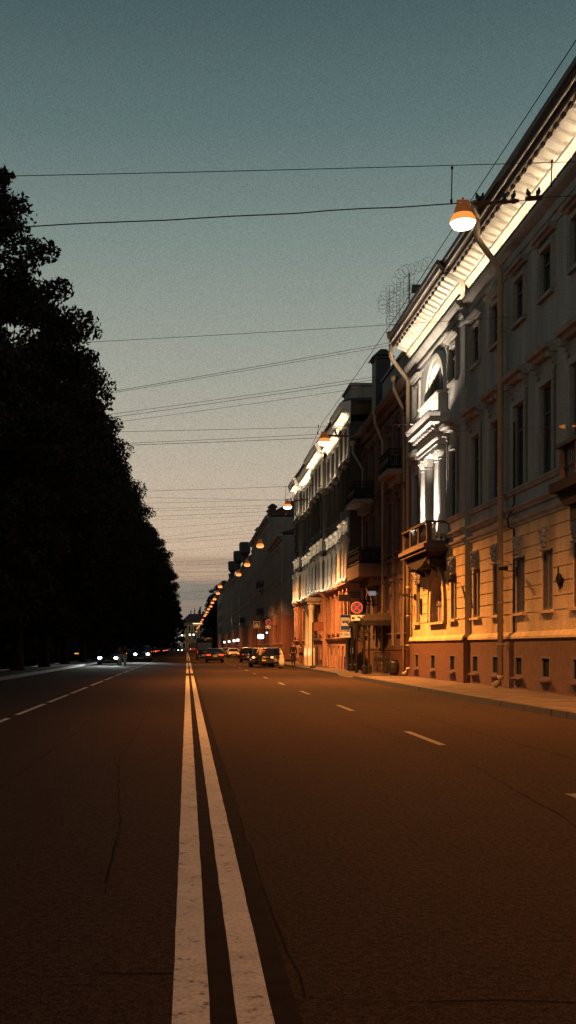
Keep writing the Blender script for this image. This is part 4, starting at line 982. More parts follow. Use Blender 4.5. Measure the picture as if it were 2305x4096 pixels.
# garland cables sagging between the farther lamps
for i in range(2, 14):
    a, b = lamp_pos[i] + Vector((.35, 0, .45)), lamp_pos[i + 1] + Vector((.3, 0, .45))
    cable([a + Vector((.0, 0, .3)), b], .03 if i > 3 else .022, 'sagging supply cable looped between neighbouring lamps of the far row', 'supply cables looped between street lamps', cable_warm, sag=.9 + .02 * i, name='garland_cable')
SP = 'cables strung across the street'
span(286, 1367, 1550, 1296, 38, .010, 'single wire rising across the sky just below the roof fence', xr=10.9, m=cable_mat)
span(420, 1567, 1545, 1373, 54.6, .014, 'upper wire of the pair sloping up to the mansion corner drainpipe', xr=10.3)
span(420, 1573, 1545, 1384, 54.6, .012, 'lower wire of the pair sloping up to the mansion corner drainpipe', xr=10.3)
span(495, 1647, 1500, 1507, 63.8, .014, 'upper wire of three fanning out from the brown house chimney', xr=10.45)
span(495, 1660, 1500, 1518, 64.0, .016, 'middle wire of three fanning out from the brown house chimney', xr=10.45)
span(495, 1682, 1500, 1545, 64.2, .012, 'lower wire of three fanning out from the brown house chimney', xr=10.45)
span(516, 1722, 1320, 1704, 50.7, .011, 'upper carrier wire crossing above the second street lamp', xr=10.7)
span(516, 1776, 1400, 1746, 50.7, .013, 'wire crossing the sky at the height of the second street lamp', xr=7.1)
span(516, 1768, 1270, 1737, 50.8, .011, 'cable carrying the second street lamp', xr=5.95)
span(525, 1963, 1160, 1944, 73.9, .013, 'upper carrier wire above the third street lamp', xr=10.0)
span(525, 1984, 1150, 2002, 74.0, .010, 'cable carrying the third street lamp', xr=6.46)
FW = 'thin distant wire crossing the sky low above the street, one of many'
for (x1, y1, x2, y2, Y, r) in ((620, 2010, 1180, 1995, 95, .012), (620, 2032, 1170, 2018, 102, .014), (620, 2042, 1100, 2030, 110, .012), (615, 2064, 1110, 2044, 120, .018), (620, 2078, 1080, 2060, 125, .012), (630, 2112, 1070, 2079, 150, .016), (630, 2150, 1060, 2092, 152, .014), (640, 2168, 1045, 2115, 156, .014), (640, 2158, 1030, 2132, 160, .02), (650, 2170, 1012, 2150, 175, .02), (650, 2205, 1012, 2175, 190, .014), (650, 2248, 935, 2236, 205, .018), (650, 2262, 935, 2254, 215, .018), (650, 2278, 920, 2266, 220, .016), (650, 2287, 910, 2287, 230, .035), (670, 2308, 905, 2300, 240, .018), (690, 2330, 890, 2322, 260, .02), (700, 2345, 880, 2335, 280, .02), (700, 2370, 875, 2362, 300, .024), (720, 2400, 850, 2390, 330, .026), (720, 2424, 840, 2424, 360, .024)):
    span(x1, y1, x2, y2, Y, r, FW, xr=10.4)

# ================================================================ ROOF FENCE WITH RAZOR WIRE
rz = root('razor_wire_fence', (9.6, 56.4, 16.3), 'tangle of razor wire coils on mesh at the far end of the mansion roof', 'fence')
def coil(pts, R0, turns, r, seed):
    rnd = random.Random(seed); out = []
    pts = [Vector(p) for p in pts]; n = turns * 14
    for i in range(n + 1):
        t = i / n * (len(pts) - 1); k = min(int(t), len(pts) - 2); c = pts[k].lerp(pts[k + 1], t - k); a = 2 * math.pi * i / 14
        R_ = R0 * (1 + .25 * math.sin(i * .37 + seed) + rnd.uniform(-.06, .06))
        out.append(c + Vector((math.cos(a) * R_, math.sin(i * .05) * .2, math.sin(a) * R_)))
    q = MB(); q.tube(out, r, 4); return part(q, 'razor_coil', cable_mat, rz)
coil([at(1535, 1250, 56.4), at(1545, 1180, 56.4), at(1600, 1105, 56.4), at(1660, 1065, 56.4), at(1730, 1050, 55)], .28, 13, .007, 1)
coil([at(1560, 1290, 56.3), at(1585, 1240, 56.3), at(1570, 1190, 56.3), at(1620, 1150, 56.3)], .3, 8, .007, 2)
coil([at(1600, 1300, 56.2), at(1625, 1240, 56.2), at(1640, 1160, 56.2), at(1690, 1130, 56)], .24, 7, .007, 3)
ms = MB()
for k in range(9): ms.tube([at(1545 + k * 14, 1330 - k * 4, 56.5), at(1545 + k * 14, 1150 - k * 9, 56.5)], .006, 4)
for k in range(12): ms.tube([at(1545, 1320 - k * 13, 56.5), at(1660, 1300 - k * 17, 56.5)], .006, 4)
part(ms, 'fence_mesh', cable_mat, rz)
ms = MB(); ms.tube([at(1637, 1330, 56.3), at(1637, 1092, 56.3)], .035, 6); part(ms, 'post', iron_black, rz)
q = MB(); a_ = at(1648, 1170, 55.6); b_ = at(1690, 1140, 55.6); q.box(a_.x, b_.x, 55.5, 55.7, a_.z, b_.z); q.box(a_.x + .25, a_.x + .29, 55.58, 55.62, 16.3, a_.z)
single(q, 'roof_box', sign_back, (a_.x, 55.6, 16.3), 'small bluish box on the mansion roof edge behind the razor wire', 'box')

# ================================================================ SIGNS
def disc(mb, c, r, y, n=32, mi=0, r0=0):
    vs = []; fs = []
    for k in range(n):
        a = 2 * math.pi * k / n; vs += [(c[0] + r * math.cos(a), y, c[1] + r * math.sin(a)), (c[0] + r0 * math.cos(a), y, c[1] + r0 * math.sin(a))]
    for k in range(n): j = (k + 1) % n; fs.append((2 * k, 2 * k + 1, 2 * j + 1, 2 * j))
    mb.add(vs, fs, mi)
def rect(mb, x0, x1, z0, z1, y, mi): mb.quad((x0, y, z0), (x1, y, z0), (x1, y, z1), (x0, y, z1), mi)
def poly(mb, pts, y, mi): mb.add([(x, y, z) for x, z in pts], [tuple(range(len(pts)))], mi)
def bar2(mb, c, ang, L_, w_, y, mi):
    ca, sa = math.cos(ang), math.sin(ang)
    P = [(-L_ / 2, -w_ / 2), (L_ / 2, -w_ / 2), (L_ / 2, w_ / 2), (-L_ / 2, w_ / 2)]
    poly(mb, [(c[0] + p * ca - q_ * sa, c[1] + p * sa + q_ * ca) for p, q_ in P], y, mi)
def no_stopping(x, z, Y, r, label, cross=True, group='road signs over the right kerb', post=True, tow=True, px=None):
    t = root('no_stopping_sign', (x, Y, 0 if post else z), label, 'road sign', group)
    p = MB(); p.lathe(x, Y, [(r, -.012), (r, .012)], 32, 0)
    p = MB(); n = 32
    for k in range(n):
        a, b = 2 * math.pi * k / n, 2 * math.pi * (k + 1) / n
        p.add([(x, Y + .02, z), (x + r * math.cos(a), Y + .02, z + r * math.sin(a)), (x + r * math.cos(b), Y + .02, z + r * math.sin(b)), (x + r * math.cos(a), Y, z + r * math.sin(a)), (x + r * math.cos(b), Y, z + r * math.sin(b))], [(0, 2, 1), (1, 2, 4, 3)], 3)
    disc(p, (x, z), r, Y, mi=0, r0=r * .965); disc(p, (x, z), r * .964, Y - .001, mi=1, r0=r * .80); disc(p, (x, z), r * .81, Y + .001, mi=2)
    for s_ in ((1, -1) if cross else (-1,)): bar2(p, (x, z), s_ * math.pi / 4, r * 1.72, r * .17, Y - .004 - .001 * s_, 1)
    part(p, 'sign_disc', [sign_white, sign_red, sign_blue, sign_back], t)
    if tow:
        w_, h_ = r * 1.0, r * .5; zc = z - r - h_ - .08
        p = MB(); p.box(x - w_, x + w_, Y + .002, Y + .02, zc - h_, zc + h_, 1); rect(p, x - w_, x + w_, zc - h_, zc + h_, Y, 0)
        y = Y - .003
        for (xa, xb, za, zb) in ((-.95, .95, .88, .94), (-.95, .95, -.94, -.88), (-.95, -.92, -.9, .9), (.92, .95, -.9, .9)): rect(p, x + xa * w_, x + xb * w_, zc + za * h_, zc + zb * h_, y, 1)
        # tow truck lifting a car
        poly(p, [(x + w_ * a, zc + h_ * b) for a, b in ((-.85, -.35), (-.35, -.35), (-.35, .0), (-.5, .05), (-.55, .35), (-.75, .35), (-.85, .0))], y, 1)
        bar2(p, (x - w_ * .28, zc + h_ * .3), .55, w_ * .6, h_ * .12, y, 1); bar2(p, (x - w_ * .0, zc + h_ * .35), -.9, w_ * .3, h_ * .08, y - .001, 1)
        poly(p, [(x + w_ * a, zc + h_ * b) for a, b in ((.02, .02), (.2, .45), (.4, .55), (.62, .35), (.8, -.05), (.85, -.4), (.7, -.45), (.3, -.05))], y, 1)
        for a in (-.7, -.42, .7): disc(p, (x + w_ * a, zc - h_ * .45), h_ * .22, y - .001, 12, 1)
        part(p, 'tow_plate', [sign_white, sign_black], t)
    if post:
        q = MB(); xp = px if px is not None else x; q.tube([(xp, Y + .06, .1), (xp, Y + .06, z + r * .5)], .04, 8); q.tube([(xp, Y + .06, .12), (xp, Y + .06, .2)], .1, 8); part(q, 'post', iron_black, t)
    return t
ns = no_stopping(9.22, 3.68, 62.5, .315, 'round blue no-stopping sign with red cross and tow-away plate, on a post by the canopy')
# traffic-light back and floodlight heads on the same stretch of wall
tl = root('traffic_light', (9.28, 62.9, 0), 'dark traffic light seen from the back below the no-stopping sign', 'traffic light')
q = MB(); q.box(9.1, 9.46, 62.75, 62.95, 2.05, 2.95); q.prism_y([(9.06, 2.0), (9.5, 2.0), (9.5, 2.046), (9.06, 2.046)], 62.7, 63.0)
for k in range(3): q.lathe(9.28, 62.72, [(.1, 2.15 + k * .27), (.1, 2.3 + k * .27)], 10)
part(q, 'housing', iron_black, tl); q = MB(); q.tube([(9.28, 62.9, .12), (9.28, 62.9, 2.0)], .05, 8); part(q, 'post', iron_black, tl)
def flood(x, y, Y, label):
    p = at(x, y, Y); t = root('floodlight', p, label, 'floodlight', 'floodlight heads on wall arms')
    q = MB(); q.box(p.x - .32, p.x + .3, Y - .18, Y + .2, p.z - .16, p.z + .16); q.box(p.x - .36, p.x + .34, Y - .22, Y - .181, p.z - .19, p.z + .19); part(q, 'housing', iron_black, t)
    q = MB(); q.tube([(p.x + .3, Y, p.z - .12), (p.x + .4, Y, p.z - .34), (10.93, Y, p.z - .36)], .03, 6); part(q, 'arm', iron_black, t)
flood(1379, 2392, 66, 'black floodlight head on an arm left of the no-stopping sign'); flood(1417, 2380, 68, 'black floodlight head on an arm above the no-stopping sign')
# bus stop sign with 20 m plate
xs, Yb = 9.30, 68.0
bs = root('bus_stop_sign', (xs, Yb, 0), 'tall blue and white bus stop sign with 20 m arrow plate', 'road sign', 'road signs over the right kerb')
z0, z1 = at(0, 2521.5, Yb).z, at(0, 2459, Yb).z; x0, x1 = at(1362, 0, Yb).x, at(1402, 0, Yb).x
p = MB(); p.box(x0, x1, Yb + .004, Yb + .025, z0, z1, 3)
y = Yb; W_, H_ = x1 - x0, z1 - z0
rect(p, x0, x1, z0, z1, y + .002, 0); rect(p, x0 + .025, x1 - .025, z0 + .025, z1 - .025, y, 1); 
rect(p, x0 + .05, x1 - .05, z0 + H_ * .29, z1 - H_ * .15, y - .002, 0)
xc, zc = (x0 + x1) / 2, z0 + H_ * .58; bw = W_ * .33
poly(p, [(xc - bw, zc - .085), (xc + bw * .98, zc - .085), (xc + bw, zc + .02), (xc + bw * .9, zc + .085), (xc - bw * .9, zc + .085), (xc - bw, zc + .02)], y - .004, 2)
for k in range(4): rect(p, xc - bw * .86 + k * bw * .43, xc - bw * .86 + k * bw * .43 + bw * .34, zc + .005, zc + .06, y - .006, 0)
for s_ in (-.55, .55): disc(p, (xc + s_ * bw, zc - .095), .036, y - .006, 14, 2); disc(p, (xc + s_ * bw, zc - .095), .014, y - .008, 10, 0)
part(p, 'sign_board', [sign_white, sign_blue, sign_black, sign_back], bs)
z0, z1 = at(0, 2550, Yb).z, at(0, 2527, Yb).z; xa, xb = at(1362, 0, Yb).x, at(1408.5, 0, Yb).x
p = MB(); p.box(xa, xb, Yb + .004, Yb + .025, z0, z1, 1); rect(p, xa, xb, z0, z1, y + .002, 0)
xc, zc = (xa + xb) / 2, (z0 + z1) / 2
vs, fs = text_faces('20м', .21); p.add([(xc + a, y - .004, zc + b) for a, b, _ in vs], fs, 1)
for s_ in (-1, 1):
    ax = xc + s_ * (xb - xa) * .38; rect(p, ax - .014, ax + .014, zc - .1, zc + .05, y - .004, 1); poly(p, [(ax - .045, zc + .03), (ax + .045, zc + .03), (ax, zc + .12)], y - .005, 1)
part(p, 'distance_plate', [sign_white, sign_black], bs)
q = MB(); q.tube([(xs + .22, Yb + .07, .1), (xs + .22, Yb + .07, 3.4)], .035, 8); q.box(x0, xs + .25, Yb + .03, Yb + .05, 2.0, 2.05); q.box(x0, xs + .25, Yb + .03, Yb + .05, 2.9, 2.95); part(q, 'post', iron_black, bs)
# dark kiosk cabinet with a pale notice
kc = root('kiosk_cabinet', (9.97, 70.4, .14), 'tall dark cabinet with a pale notice standing against the ornate house', 'cabinet')
q = MB(); q.box(9.77, 10.17, 70.0, 70.9, .14, 2.22); q.box(9.73, 10.19, 69.96, 70.94, 2.222, 2.3); q.box(9.75, 10.18, 69.98, 70.92, .13, .3); part(q, 'housing', iron_black, kc)
q = MB(); q.box(9.93, 10.1, 69.985, 69.998, 1.15, 1.5); part(q, 'notice', sign_white, kc)
# flag-shaped stop sign
fs_ = root('stop_flag_sign', (8.37, 76.7, 0), 'brown flag-shaped sign panel on a thin post at the kerb', 'road sign', 'road signs over the right kerb')
q = MB(); q.tube([(8.37, 76.7, .14), (8.37, 76.7, 3.2)], .045, 8); q.lathe(8.37, 76.7, [(.2, .14), (.18, .26), (.07, .34)], 12); part(q, 'post', iron_black, fs_)
q = MB(); q.box(8.44, 9.1, 76.68, 76.72, 2.66, 3.18); q.box(8.42, 9.12, 76.67, 76.73, 3.182, 3.22); q.box(8.42, 9.12, 76.67, 76.73, 2.62, 2.658); part(q, 'panel', sign_brown, fs_)
# crosswalk sign, far no-parking sign, oval shop sign
cw = root('crosswalk_sign', (8.45, 142, 0), 'square pedestrian crossing sign with yellow border, before the tall house', 'road sign', 'road signs over the right kerb')
p = MB(); zc = at(0, 2499, 142).z; xc = at(1027, 0, 142).x; h = .42
p.box(xc - h, xc + h, 142.004, 142.03, zc - h, zc + h, 3); rect(p, xc - h, xc + h, zc - h, zc + h, 142.002, 0); rect(p, xc - h * .78, xc + h * .78, zc - h * .78, zc + h * .78, 142, 1); poly(p, [(xc - h * .62, zc - h * .58), (xc + h * .62, zc - h * .58), (xc, zc + h * .62)], 141.998, 2)
bar2(p, (xc - .03, zc + .0), 1.4, .22, .06, 141.996, 3); bar2(p, (xc + .05, zc - .14), -1.1, .2, .04, 141.995, 3); bar2(p, (xc - .08, zc - .14), 1.1, .2, .04, 141.994, 3); disc(p, (xc, zc + .14), .035, 141.993, 10, 3)
part(p, 'sign_board', [sign_yellow, sign_blue, sign_white, sign_black], cw); q = MB(); q.tube([(xc, 142.06, .1), (xc, 142.06, zc)], .04, 6); part(q, 'post', iron_black, cw)
no_stopping(at(1073, 0, 127).x, at(0, 2489, 127).z, 127.0, .3, 'far round no-parking sign with single red slash and tow plate', cross=False)
ov = root('shop_sign', at(1043, 2546, 153), 'bright white oval shop sign sticking out over the pavement', 'shop sign')
c = at(1043, 2546, 153); q = MB(); P = [(c.x + .42 * math.copysign(abs(math.cos(a)) ** .55, math.cos(a)), c.z + .3 * math.copysign(abs(math.sin(a)) ** .55, math.sin(a))) for a in [2 * math.pi * k / 28 for k in range(28)]]
q.prism_y(P, 152.9, 153.1); part(q, 'light_panel', white_glow, ov)
q = MB(); vs, f_ = text_faces('м', .26); q.add([(c.x + a, 152.885, c.z + b) for a, b, _ in vs], f_); part(q, 'mark', sign_black, ov)
q = MB(); q.tube([(c.x + .3, 153, c.z + .35), (10.75, 153, c.z + .35)], .03, 6); part(q, 'bracket', iron_black, ov)
q = MB(); c2_ = at(1068, 2531, 151); q.ell(c2_, (.12, .12, .12), 10, 7); q.tube([c2_, (10.75, 151, c2_.z)], .03, 6, 1)
single(q, 'wall_lamp', [white_glow, iron_black], c2_, 'tiny round white wall lamp above the oval shop sign', 'lamp')
# left side: faint plates
q = MB(); pl = at(177, 2548, 95); q.box(pl.x - .34, pl.x + .34, 94.98, 95.0, pl.z - .19, pl.z + .19)
t = root('road_sign_plate', (pl.x, 95, 0), 'dim rectangular plate on a post under the dark trees', 'road sign'); part(q, 'plate', sign_back, t); q = MB(); q.tube([(pl.x, 95.05, .1), (pl.x, 95.05, pl.z)], .03, 6); part(q, 'post', iron_black, t)
for (x, y, Y, lab) in ((307, 2614, 110, 'short orange bar of light glowing among the dark trees'),):
    p = at(x, y, Y); q = MB(); q.box(p.x - .2, p.x + .2, Y, Y + .08, p.z - .05, p.z + .05); q.box(p.x - .03, p.x + .03, Y + .02, Y + .06, .1, p.z - .05, 1); q.box(p.x - .24, p.x + .24, Y + .085, Y + .12, p.z - .08, p.z + .08, 1)
    single(q, 'marker_light', [amber_glow, iron_black], p, lab, 'light')
p = at(204, 2602, 115); q = MB(); q.ell(p, (.07, .07, .1), 8, 6); q.tube([p, (p.x, p.y, .1)], .03, 6, 1); single(q, 'path_lamp', [amber_glow, iron_black], p, 'tiny amber light on a stake at the park path', 'light')
# traffic signal far away
tr = root('far_traffic_signal', (at(688, 0, 380).x, 380, 0), 'far red traffic signal above the queue of cars', 'traffic light')
q = MB(); p = at(688, 2576, 380); q.ell(p, (.22, .1, .22), 10, 6); part(q, 'red_light', brake_glow, tr); q = MB(); q.box(p.x - .3, p.x + .3, 380.1, 380.4, p.z - 1.4, p.z + .4); q.tube([(p.x, 380.3, 0), (p.x, 380.3, p.z)], .1, 6); part(q, 'housing', iron_black, tr)
for i, (x, y) in enumerate(((729, 2541), (760, 2539), (775, 2539), (721, 2565))):
    p = at(x, y, 500); q = MB(); q.ell(p, (.42, .2, .38), 10, 7); q.tube([p, (p.x, p.y, 0)], .08, 6, 1); single(q, 'globe_lamp', [white_glow, iron_black], p, 'distant white globe lamp in front of the lamplit corner building', 'street lamp', 'white globe lamps at the far end')

# ================================================================ ENTRANCE CANOPY, BIN
cp = root('entrance_canopy', (9.5, 61.5, 0), 'dark cast-iron entrance canopy on posts over the pavement by the brown house', 'canopy')
q = MB(); q.prism_y([(9.38, 3.02), (9.62, 3.3), (10.9, 3.36), (10.9, 2.98), (9.38, 2.94)], 61.3, 66.4); part(q, 'canopy_roof', wood_dark, cp)
q = MB()
for k in range(14): xx = 9.36 + k * .11; q.prism_y([(xx, 2.96), (xx + .1, 2.96), (xx + .1, 2.72), (xx + .05, 2.64), (xx, 2.72)], 61.26, 61.295)
for k in range(40): yy = 61.3 + k * .128; q.prism_x([(yy, 2.96), (yy + .115, 2.96), (yy + .115, 2.72), (yy + .058, 2.64), (yy, 2.72)], 9.33, 9.365)
part(q, 'fringe', iron_black, cp)
for (x, y) in ((9.46, 61.45), (9.72, 61.45), (9.46, 66.2), (9.72, 66.2)):
    q = MB(); q.lathe(x, y, [(.14, .13), (.14, .5), (.10, .55), (.055, .62), (.055, 1.5), (.08, 1.53), (.055, 1.58), (.05, 2.3), (.09, 2.36), (.05, 2.42), (.05, 2.95)], 10)
    q.add([(x - .3, y, 2.9), (x - .05, y, 2.9), (x - .05, y, 2.55), (x - .1, y, 2.75)], [(0, 1, 2, 3)]); q.add([(x + .3, y + .001, 2.9), (x + .05, y + .001, 2.9), (x + .05, y + .001, 2.55), (x + .1, y + .001, 2.75)], [(0, 1, 2, 3)])
    part(q, 'post', iron_black, cp)
q = MB()
for k in range(12): q.tube([(10.0 + k * .075, 61.6, .14), (10.0 + k * .075, 61.6, 1.25)], .016, 5)
q.tube([(9.98, 61.6, 1.25), (10.9, 61.6, 1.25)], .03, 6); q.tube([(9.98, 61.6, .6), (10.9, 61.6, .6)], .025, 6)
for k in range(5): q.ell((10.1 + k * .18, 61.6, .9), (.09, .015, .16), 8, 5)
part(q, 'railing', iron_black, cp)
q = MB(); q.lathe(10.3, 57.3, [(.16, .14), (.25, .25), (.28, .5), (.26, .75), (.2, .85), (.22, .88), (.18, .9)], 14)
single(q, 'litter_bin', iron_black, (10.3, 57.3, .14), 'round black litter bin at the foot of the corner drainpipe', 'bin')
# ================================================================ TREES
def tree_mesh(seed, H=21.5, rx=5.2, z0=3.0, ncl=150, per=290, leaf=(.10, .22), bough=()):
    rng = np.random.default_rng(seed); rnd = random.Random(seed)
    zc, rzz = (z0 + H) / 2, (H - z0) / 2
    tm = MB(); lean = Vector((rnd.uniform(-.5, .5), rnd.uniform(-.5, .5), 0))
    tp = [Vector((0, 0, -.1)), Vector((0, 0, .5)), lean * .3 + Vector((0, 0, 3)), lean * .7 + Vector((0, 0, H * .4)), lean + Vector((0, 0, H * .72)), lean * 1.2 + Vector((0, 0, H * .9))]
    tm.tube(tp, [.5, .36, .30, .24, .13, .05], 10)
    cl = []
    for k in range(ncl):
        h = rng.uniform(0, 1); u = abs(2 * h - 1); R_ = rx * max(.25, 1 - u ** 3.2) ** .6 * rng.uniform(.82, 1.06); an = rng.uniform(0, 2 * math.pi); rr = rng.uniform(.1, 1) ** .5
        p = np.array([math.cos(an) * R_ * rr, math.sin(an) * R_ * rr, z0 + h * (H - z0)])
        cl.append((p, rng.uniform(.7, 1.6)))
        if k % 4 == 0:
            b0 = Vector((lean.x * .6, lean.y * .6, max(2.8, min(H * .75, p[2] * .62)))); e = Vector(p)
            tm.tube([b0, b0.lerp(e, .5) + Vector((0, 0, .5)), e], [.11, .06, .02], 6)
    V = []
    for bp_, br_ in bough: cl.append((np.array(bp_), br_))
    for p, r in cl:
        n = int(per * r)
        q = rng.normal(size=(n, 3)); q /= np.linalg.norm(q, axis=1)[:, None]; q *= (rng.uniform(0, 1, n) ** .45 * r)[:, None]; q[:, 2] *= .62
        # droop the outer twigs
        q[:, 2] -= .12 * (q[:, 0] ** 2 + q[:, 1] ** 2)
        c = q + p
        a = rng.normal(size=(n, 3)); a /= np.linalg.norm(a, axis=1)[:, None]
        b = np.cross(a, rng.normal(size=(n, 3))); b /= np.linalg.norm(b, axis=1)[:, None]
        s = rng.uniform(*leaf, n)[:, None]
        V.append(np.stack([c - a * s * .9, c + b * s * .42, c + a * s * .9, c - b * s * .42], 1))
    V = np.concatenate(V).reshape(-1, 3); nq = len(V) // 4
    me = bpy.data.meshes.new('crown'); me.vertices.add(len(V)); me.vertices.foreach_set('co', V.ravel().astype(np.float32))
    me.loops.add(nq * 4); me.loops.foreach_set('vertex_index', np.arange(nq * 4, dtype=np.int32))
    me.polygons.add(nq); me.polygons.foreach_set('loop_start', np.arange(0, nq * 4, 4, dtype=np.int32)); me.polygons.foreach_set('loop_total', np.full(nq, 4, dtype=np.int32))
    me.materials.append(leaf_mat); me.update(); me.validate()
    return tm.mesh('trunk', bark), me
TV = [tree_mesh(s) for s in (3, 8, 15)]
TF = [tree_mesh(s, 21, 5.6, 2.0, 80, 85, (.25, .5)) for s in (21, 34)]
NEAR = [tree_mesh(44, 18.6, 4.6, 3.0, 90, 300, bough=(((4.6, .2, 17.3), .9), ((5.5, .0, 17.6), .75), ((6.0, .3, 17.0), .6), ((5.2, -.3, 16.6), .7), ((4.4, 0, 18.0), .9), ((5.9, 0, 17.9), .45)))]
def tree(x, y, v, label, group, rz=0.0, s=1.0, sz=None, var=TV):
    t = root('broadleaf_tree', (x, y, 0), label, 'tree', group, rz); t.scale = (s, s, sz or s)
    link('trunk', var[v % len(var)][0], t); link('crown', var[v % len(var)][1], t); return t
KT = 'trees along the park side kerb'
front = [(-12.35, 40.0, 0, 0.0, 1.0, 1.0, 'nearest dark tree, showing only a leafy bough at the top-left corner of the sky'),
         (-10.2, 55.5, 1, 1.1, 1.07, 1.07, 'second nearest tall dark tree, its big crown reaching out below the thick cable'),
         (-10.2, 69, 2, 2.3, 1.08, 1.05, 'third dark tree along the park kerb, leaning out where a single wire meets the leaves'),
         (-10.2, 82, 0, 3.6, 1.05, 1.06, 'fourth dark tree along the park kerb, behind the pair of sloping wires'),
         (-10.1, 95, 1, 4.5, 1.05, 1.08, 'fifth dark tree along the park kerb, where the wires fan out from the chimney'),
         (-10.0, 110, 2, 5.2, 1.05, 1.08, 'sixth dark tree along the park kerb with loose twigs on its right edge')]
for i, (x, y, v, rz_, s, sz, lab) in enumerate(front): tree(x, y, v, lab, KT, rz_, s, sz, NEAR if i == 0 else TV)
MT = 'one of the dark trees farther along the park kerb, its crown merging with its neighbours'
for i, (x, y) in enumerate(((-10.0, 126), (-9.6, 142), (-9.3, 160), (-8.9, 180), (-8.3, 202), (-7.9, 226), (-7.5, 252), (-7.2, 280))):
    tree(x, y, i + 1, MT, KT, i * 1.7, 1.0 + .04 * (i % 3), 1.06 + .03 * (i % 2))
BT = 'shadowy park tree behind the kerbside row, hidden in the dark mass'
for i, (x, y) in enumerate(((-13.6, 50), (-14.2, 60), (-14.6, 68), (-15, 78), (-15.5, 92), (-21, 80), (-22, 98), (-19.5, 118), (-21, 140), (-20, 165), (-21, 195), (-20, 230), (-31, 110), (-32, 150), (-31, 200), (-30, 250))):
    tree(x, y, i, BT, 'shadowy trees deeper in the park', i * 2.1, 1.05, 1.15 if i < 5 else 1.0, TF)
FT = 'distant tree at the end of the avenue, left of the lamplit corner building'
for i, (x, y, s) in enumerate(((-7.5, 320, .98), (-6.6, 365, .95), (-5.6, 410, .85), (-4.2, 455, .72), (-9, 470, .8))):
    tree(x, y, i, FT, 'trees at the end of the avenue', i * 1.3, s, s, TF)
RT = 'distant dark tree on the right beyond the reddish house, against the lamp row'
for i, (x, y, s) in enumerate(((12.0, 406, 1.12), (11.6, 420, 1.0), (11.3, 440, 1.0), (10.6, 470, .9))):
    tree(x, y, i, RT, 'trees beyond the houses on the right', i * 1.9, s, s, TF)
# shadowy undergrowth and far wood of the park: nobody could count it
rng = np.random.default_rng(5)
n = 26000
c = np.stack([rng.uniform(-46, -12.2, n), rng.uniform(60, 330, n), rng.uniform(0, 1, n) ** 1.6 * 4.2], 1)
c2 = np.stack([rng.uniform(-40, -9.5, n), rng.uniform(285, 330, n), rng.uniform(0, 11, n)], 1); c = np.concatenate([c, c2]); n = len(c)
a = rng.normal(size=(n, 3)); a /= np.linalg.norm(a, axis=1)[:, None]; b = np.cross(a, rng.normal(size=(n, 3))); b /= np.linalg.norm(b, axis=1)[:, None]
s = rng.uniform(.35, .75, n)[:, None]
V = np.stack([c - a * s, c + b * s * .6, c + a * s, c - b * s * .6], 1).reshape(-1, 3)
me = bpy.data.meshes.new('undergrowth'); me.vertices.add(len(V)); me.vertices.foreach_set('co', V.ravel().astype(np.float32))
me.loops.add(n * 4); me.loops.foreach_set('vertex_index', np.arange(n * 4, dtype=np.int32)); me.polygons.add(n)
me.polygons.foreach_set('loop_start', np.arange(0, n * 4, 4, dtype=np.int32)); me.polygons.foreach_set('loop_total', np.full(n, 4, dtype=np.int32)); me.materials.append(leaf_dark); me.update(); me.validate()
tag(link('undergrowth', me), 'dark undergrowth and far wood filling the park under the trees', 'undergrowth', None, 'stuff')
# cranes and masts on the far skyline
cr_ = root('harbour_crane', (at(790, 0, 900).x, 900, 0), 'distant harbour crane silhouette on the skyline above the far roofs', 'crane')
q = MB(); a_, b_ = at(790, 2490, 900), at(801, 2428, 900); q.tube([at(786, 2600, 900), at(801, 2428, 900)], [.9, .5], 6); q.tube([at(812, 2600, 900), at(801, 2428, 900)], [.9, .5], 6); part(q, 'tower', iron_black, cr_)
q = MB(); q.tube([at(796, 2470, 900), at(802, 2427, 900)], .6, 5); q.tube([at(802, 2430, 900), at(781, 2480, 900)], .35, 5); q.tube([at(776, 2475, 900), at(803, 2470, 900)], .4, 5); part(q, 'jib', iron_black, cr_)
for i, (x, y) in enumerate(((764, 2437), (779, 2432), (812, 2450), (770, 2458))):
    q = MB(); q.tube([at(x, 2600, 900), at(x, y, 900)], [.8, .25], 5); 
    for k in range(3): q.tube([at(x - 3, y + 12 + k * 10, 900), at(x + 3, y + 12 + k * 10, 900)], .3, 4)
    single(q, 'skyline_mast', iron_black, at(x, 2600, 900), 'thin mast silhouette on the far skyline beside the crane', 'mast', 'masts on the far skyline')
q = MB(); q.box(-4, 40, 880, 895, 0, 22); q.prism_y([(-4, 22), (40, 22), (30, 27), (4, 27)], 880, 895); single(q, 'far_block', dark_slate, (10, 887, 0), 'dark roofline of a far building under the crane', 'building')

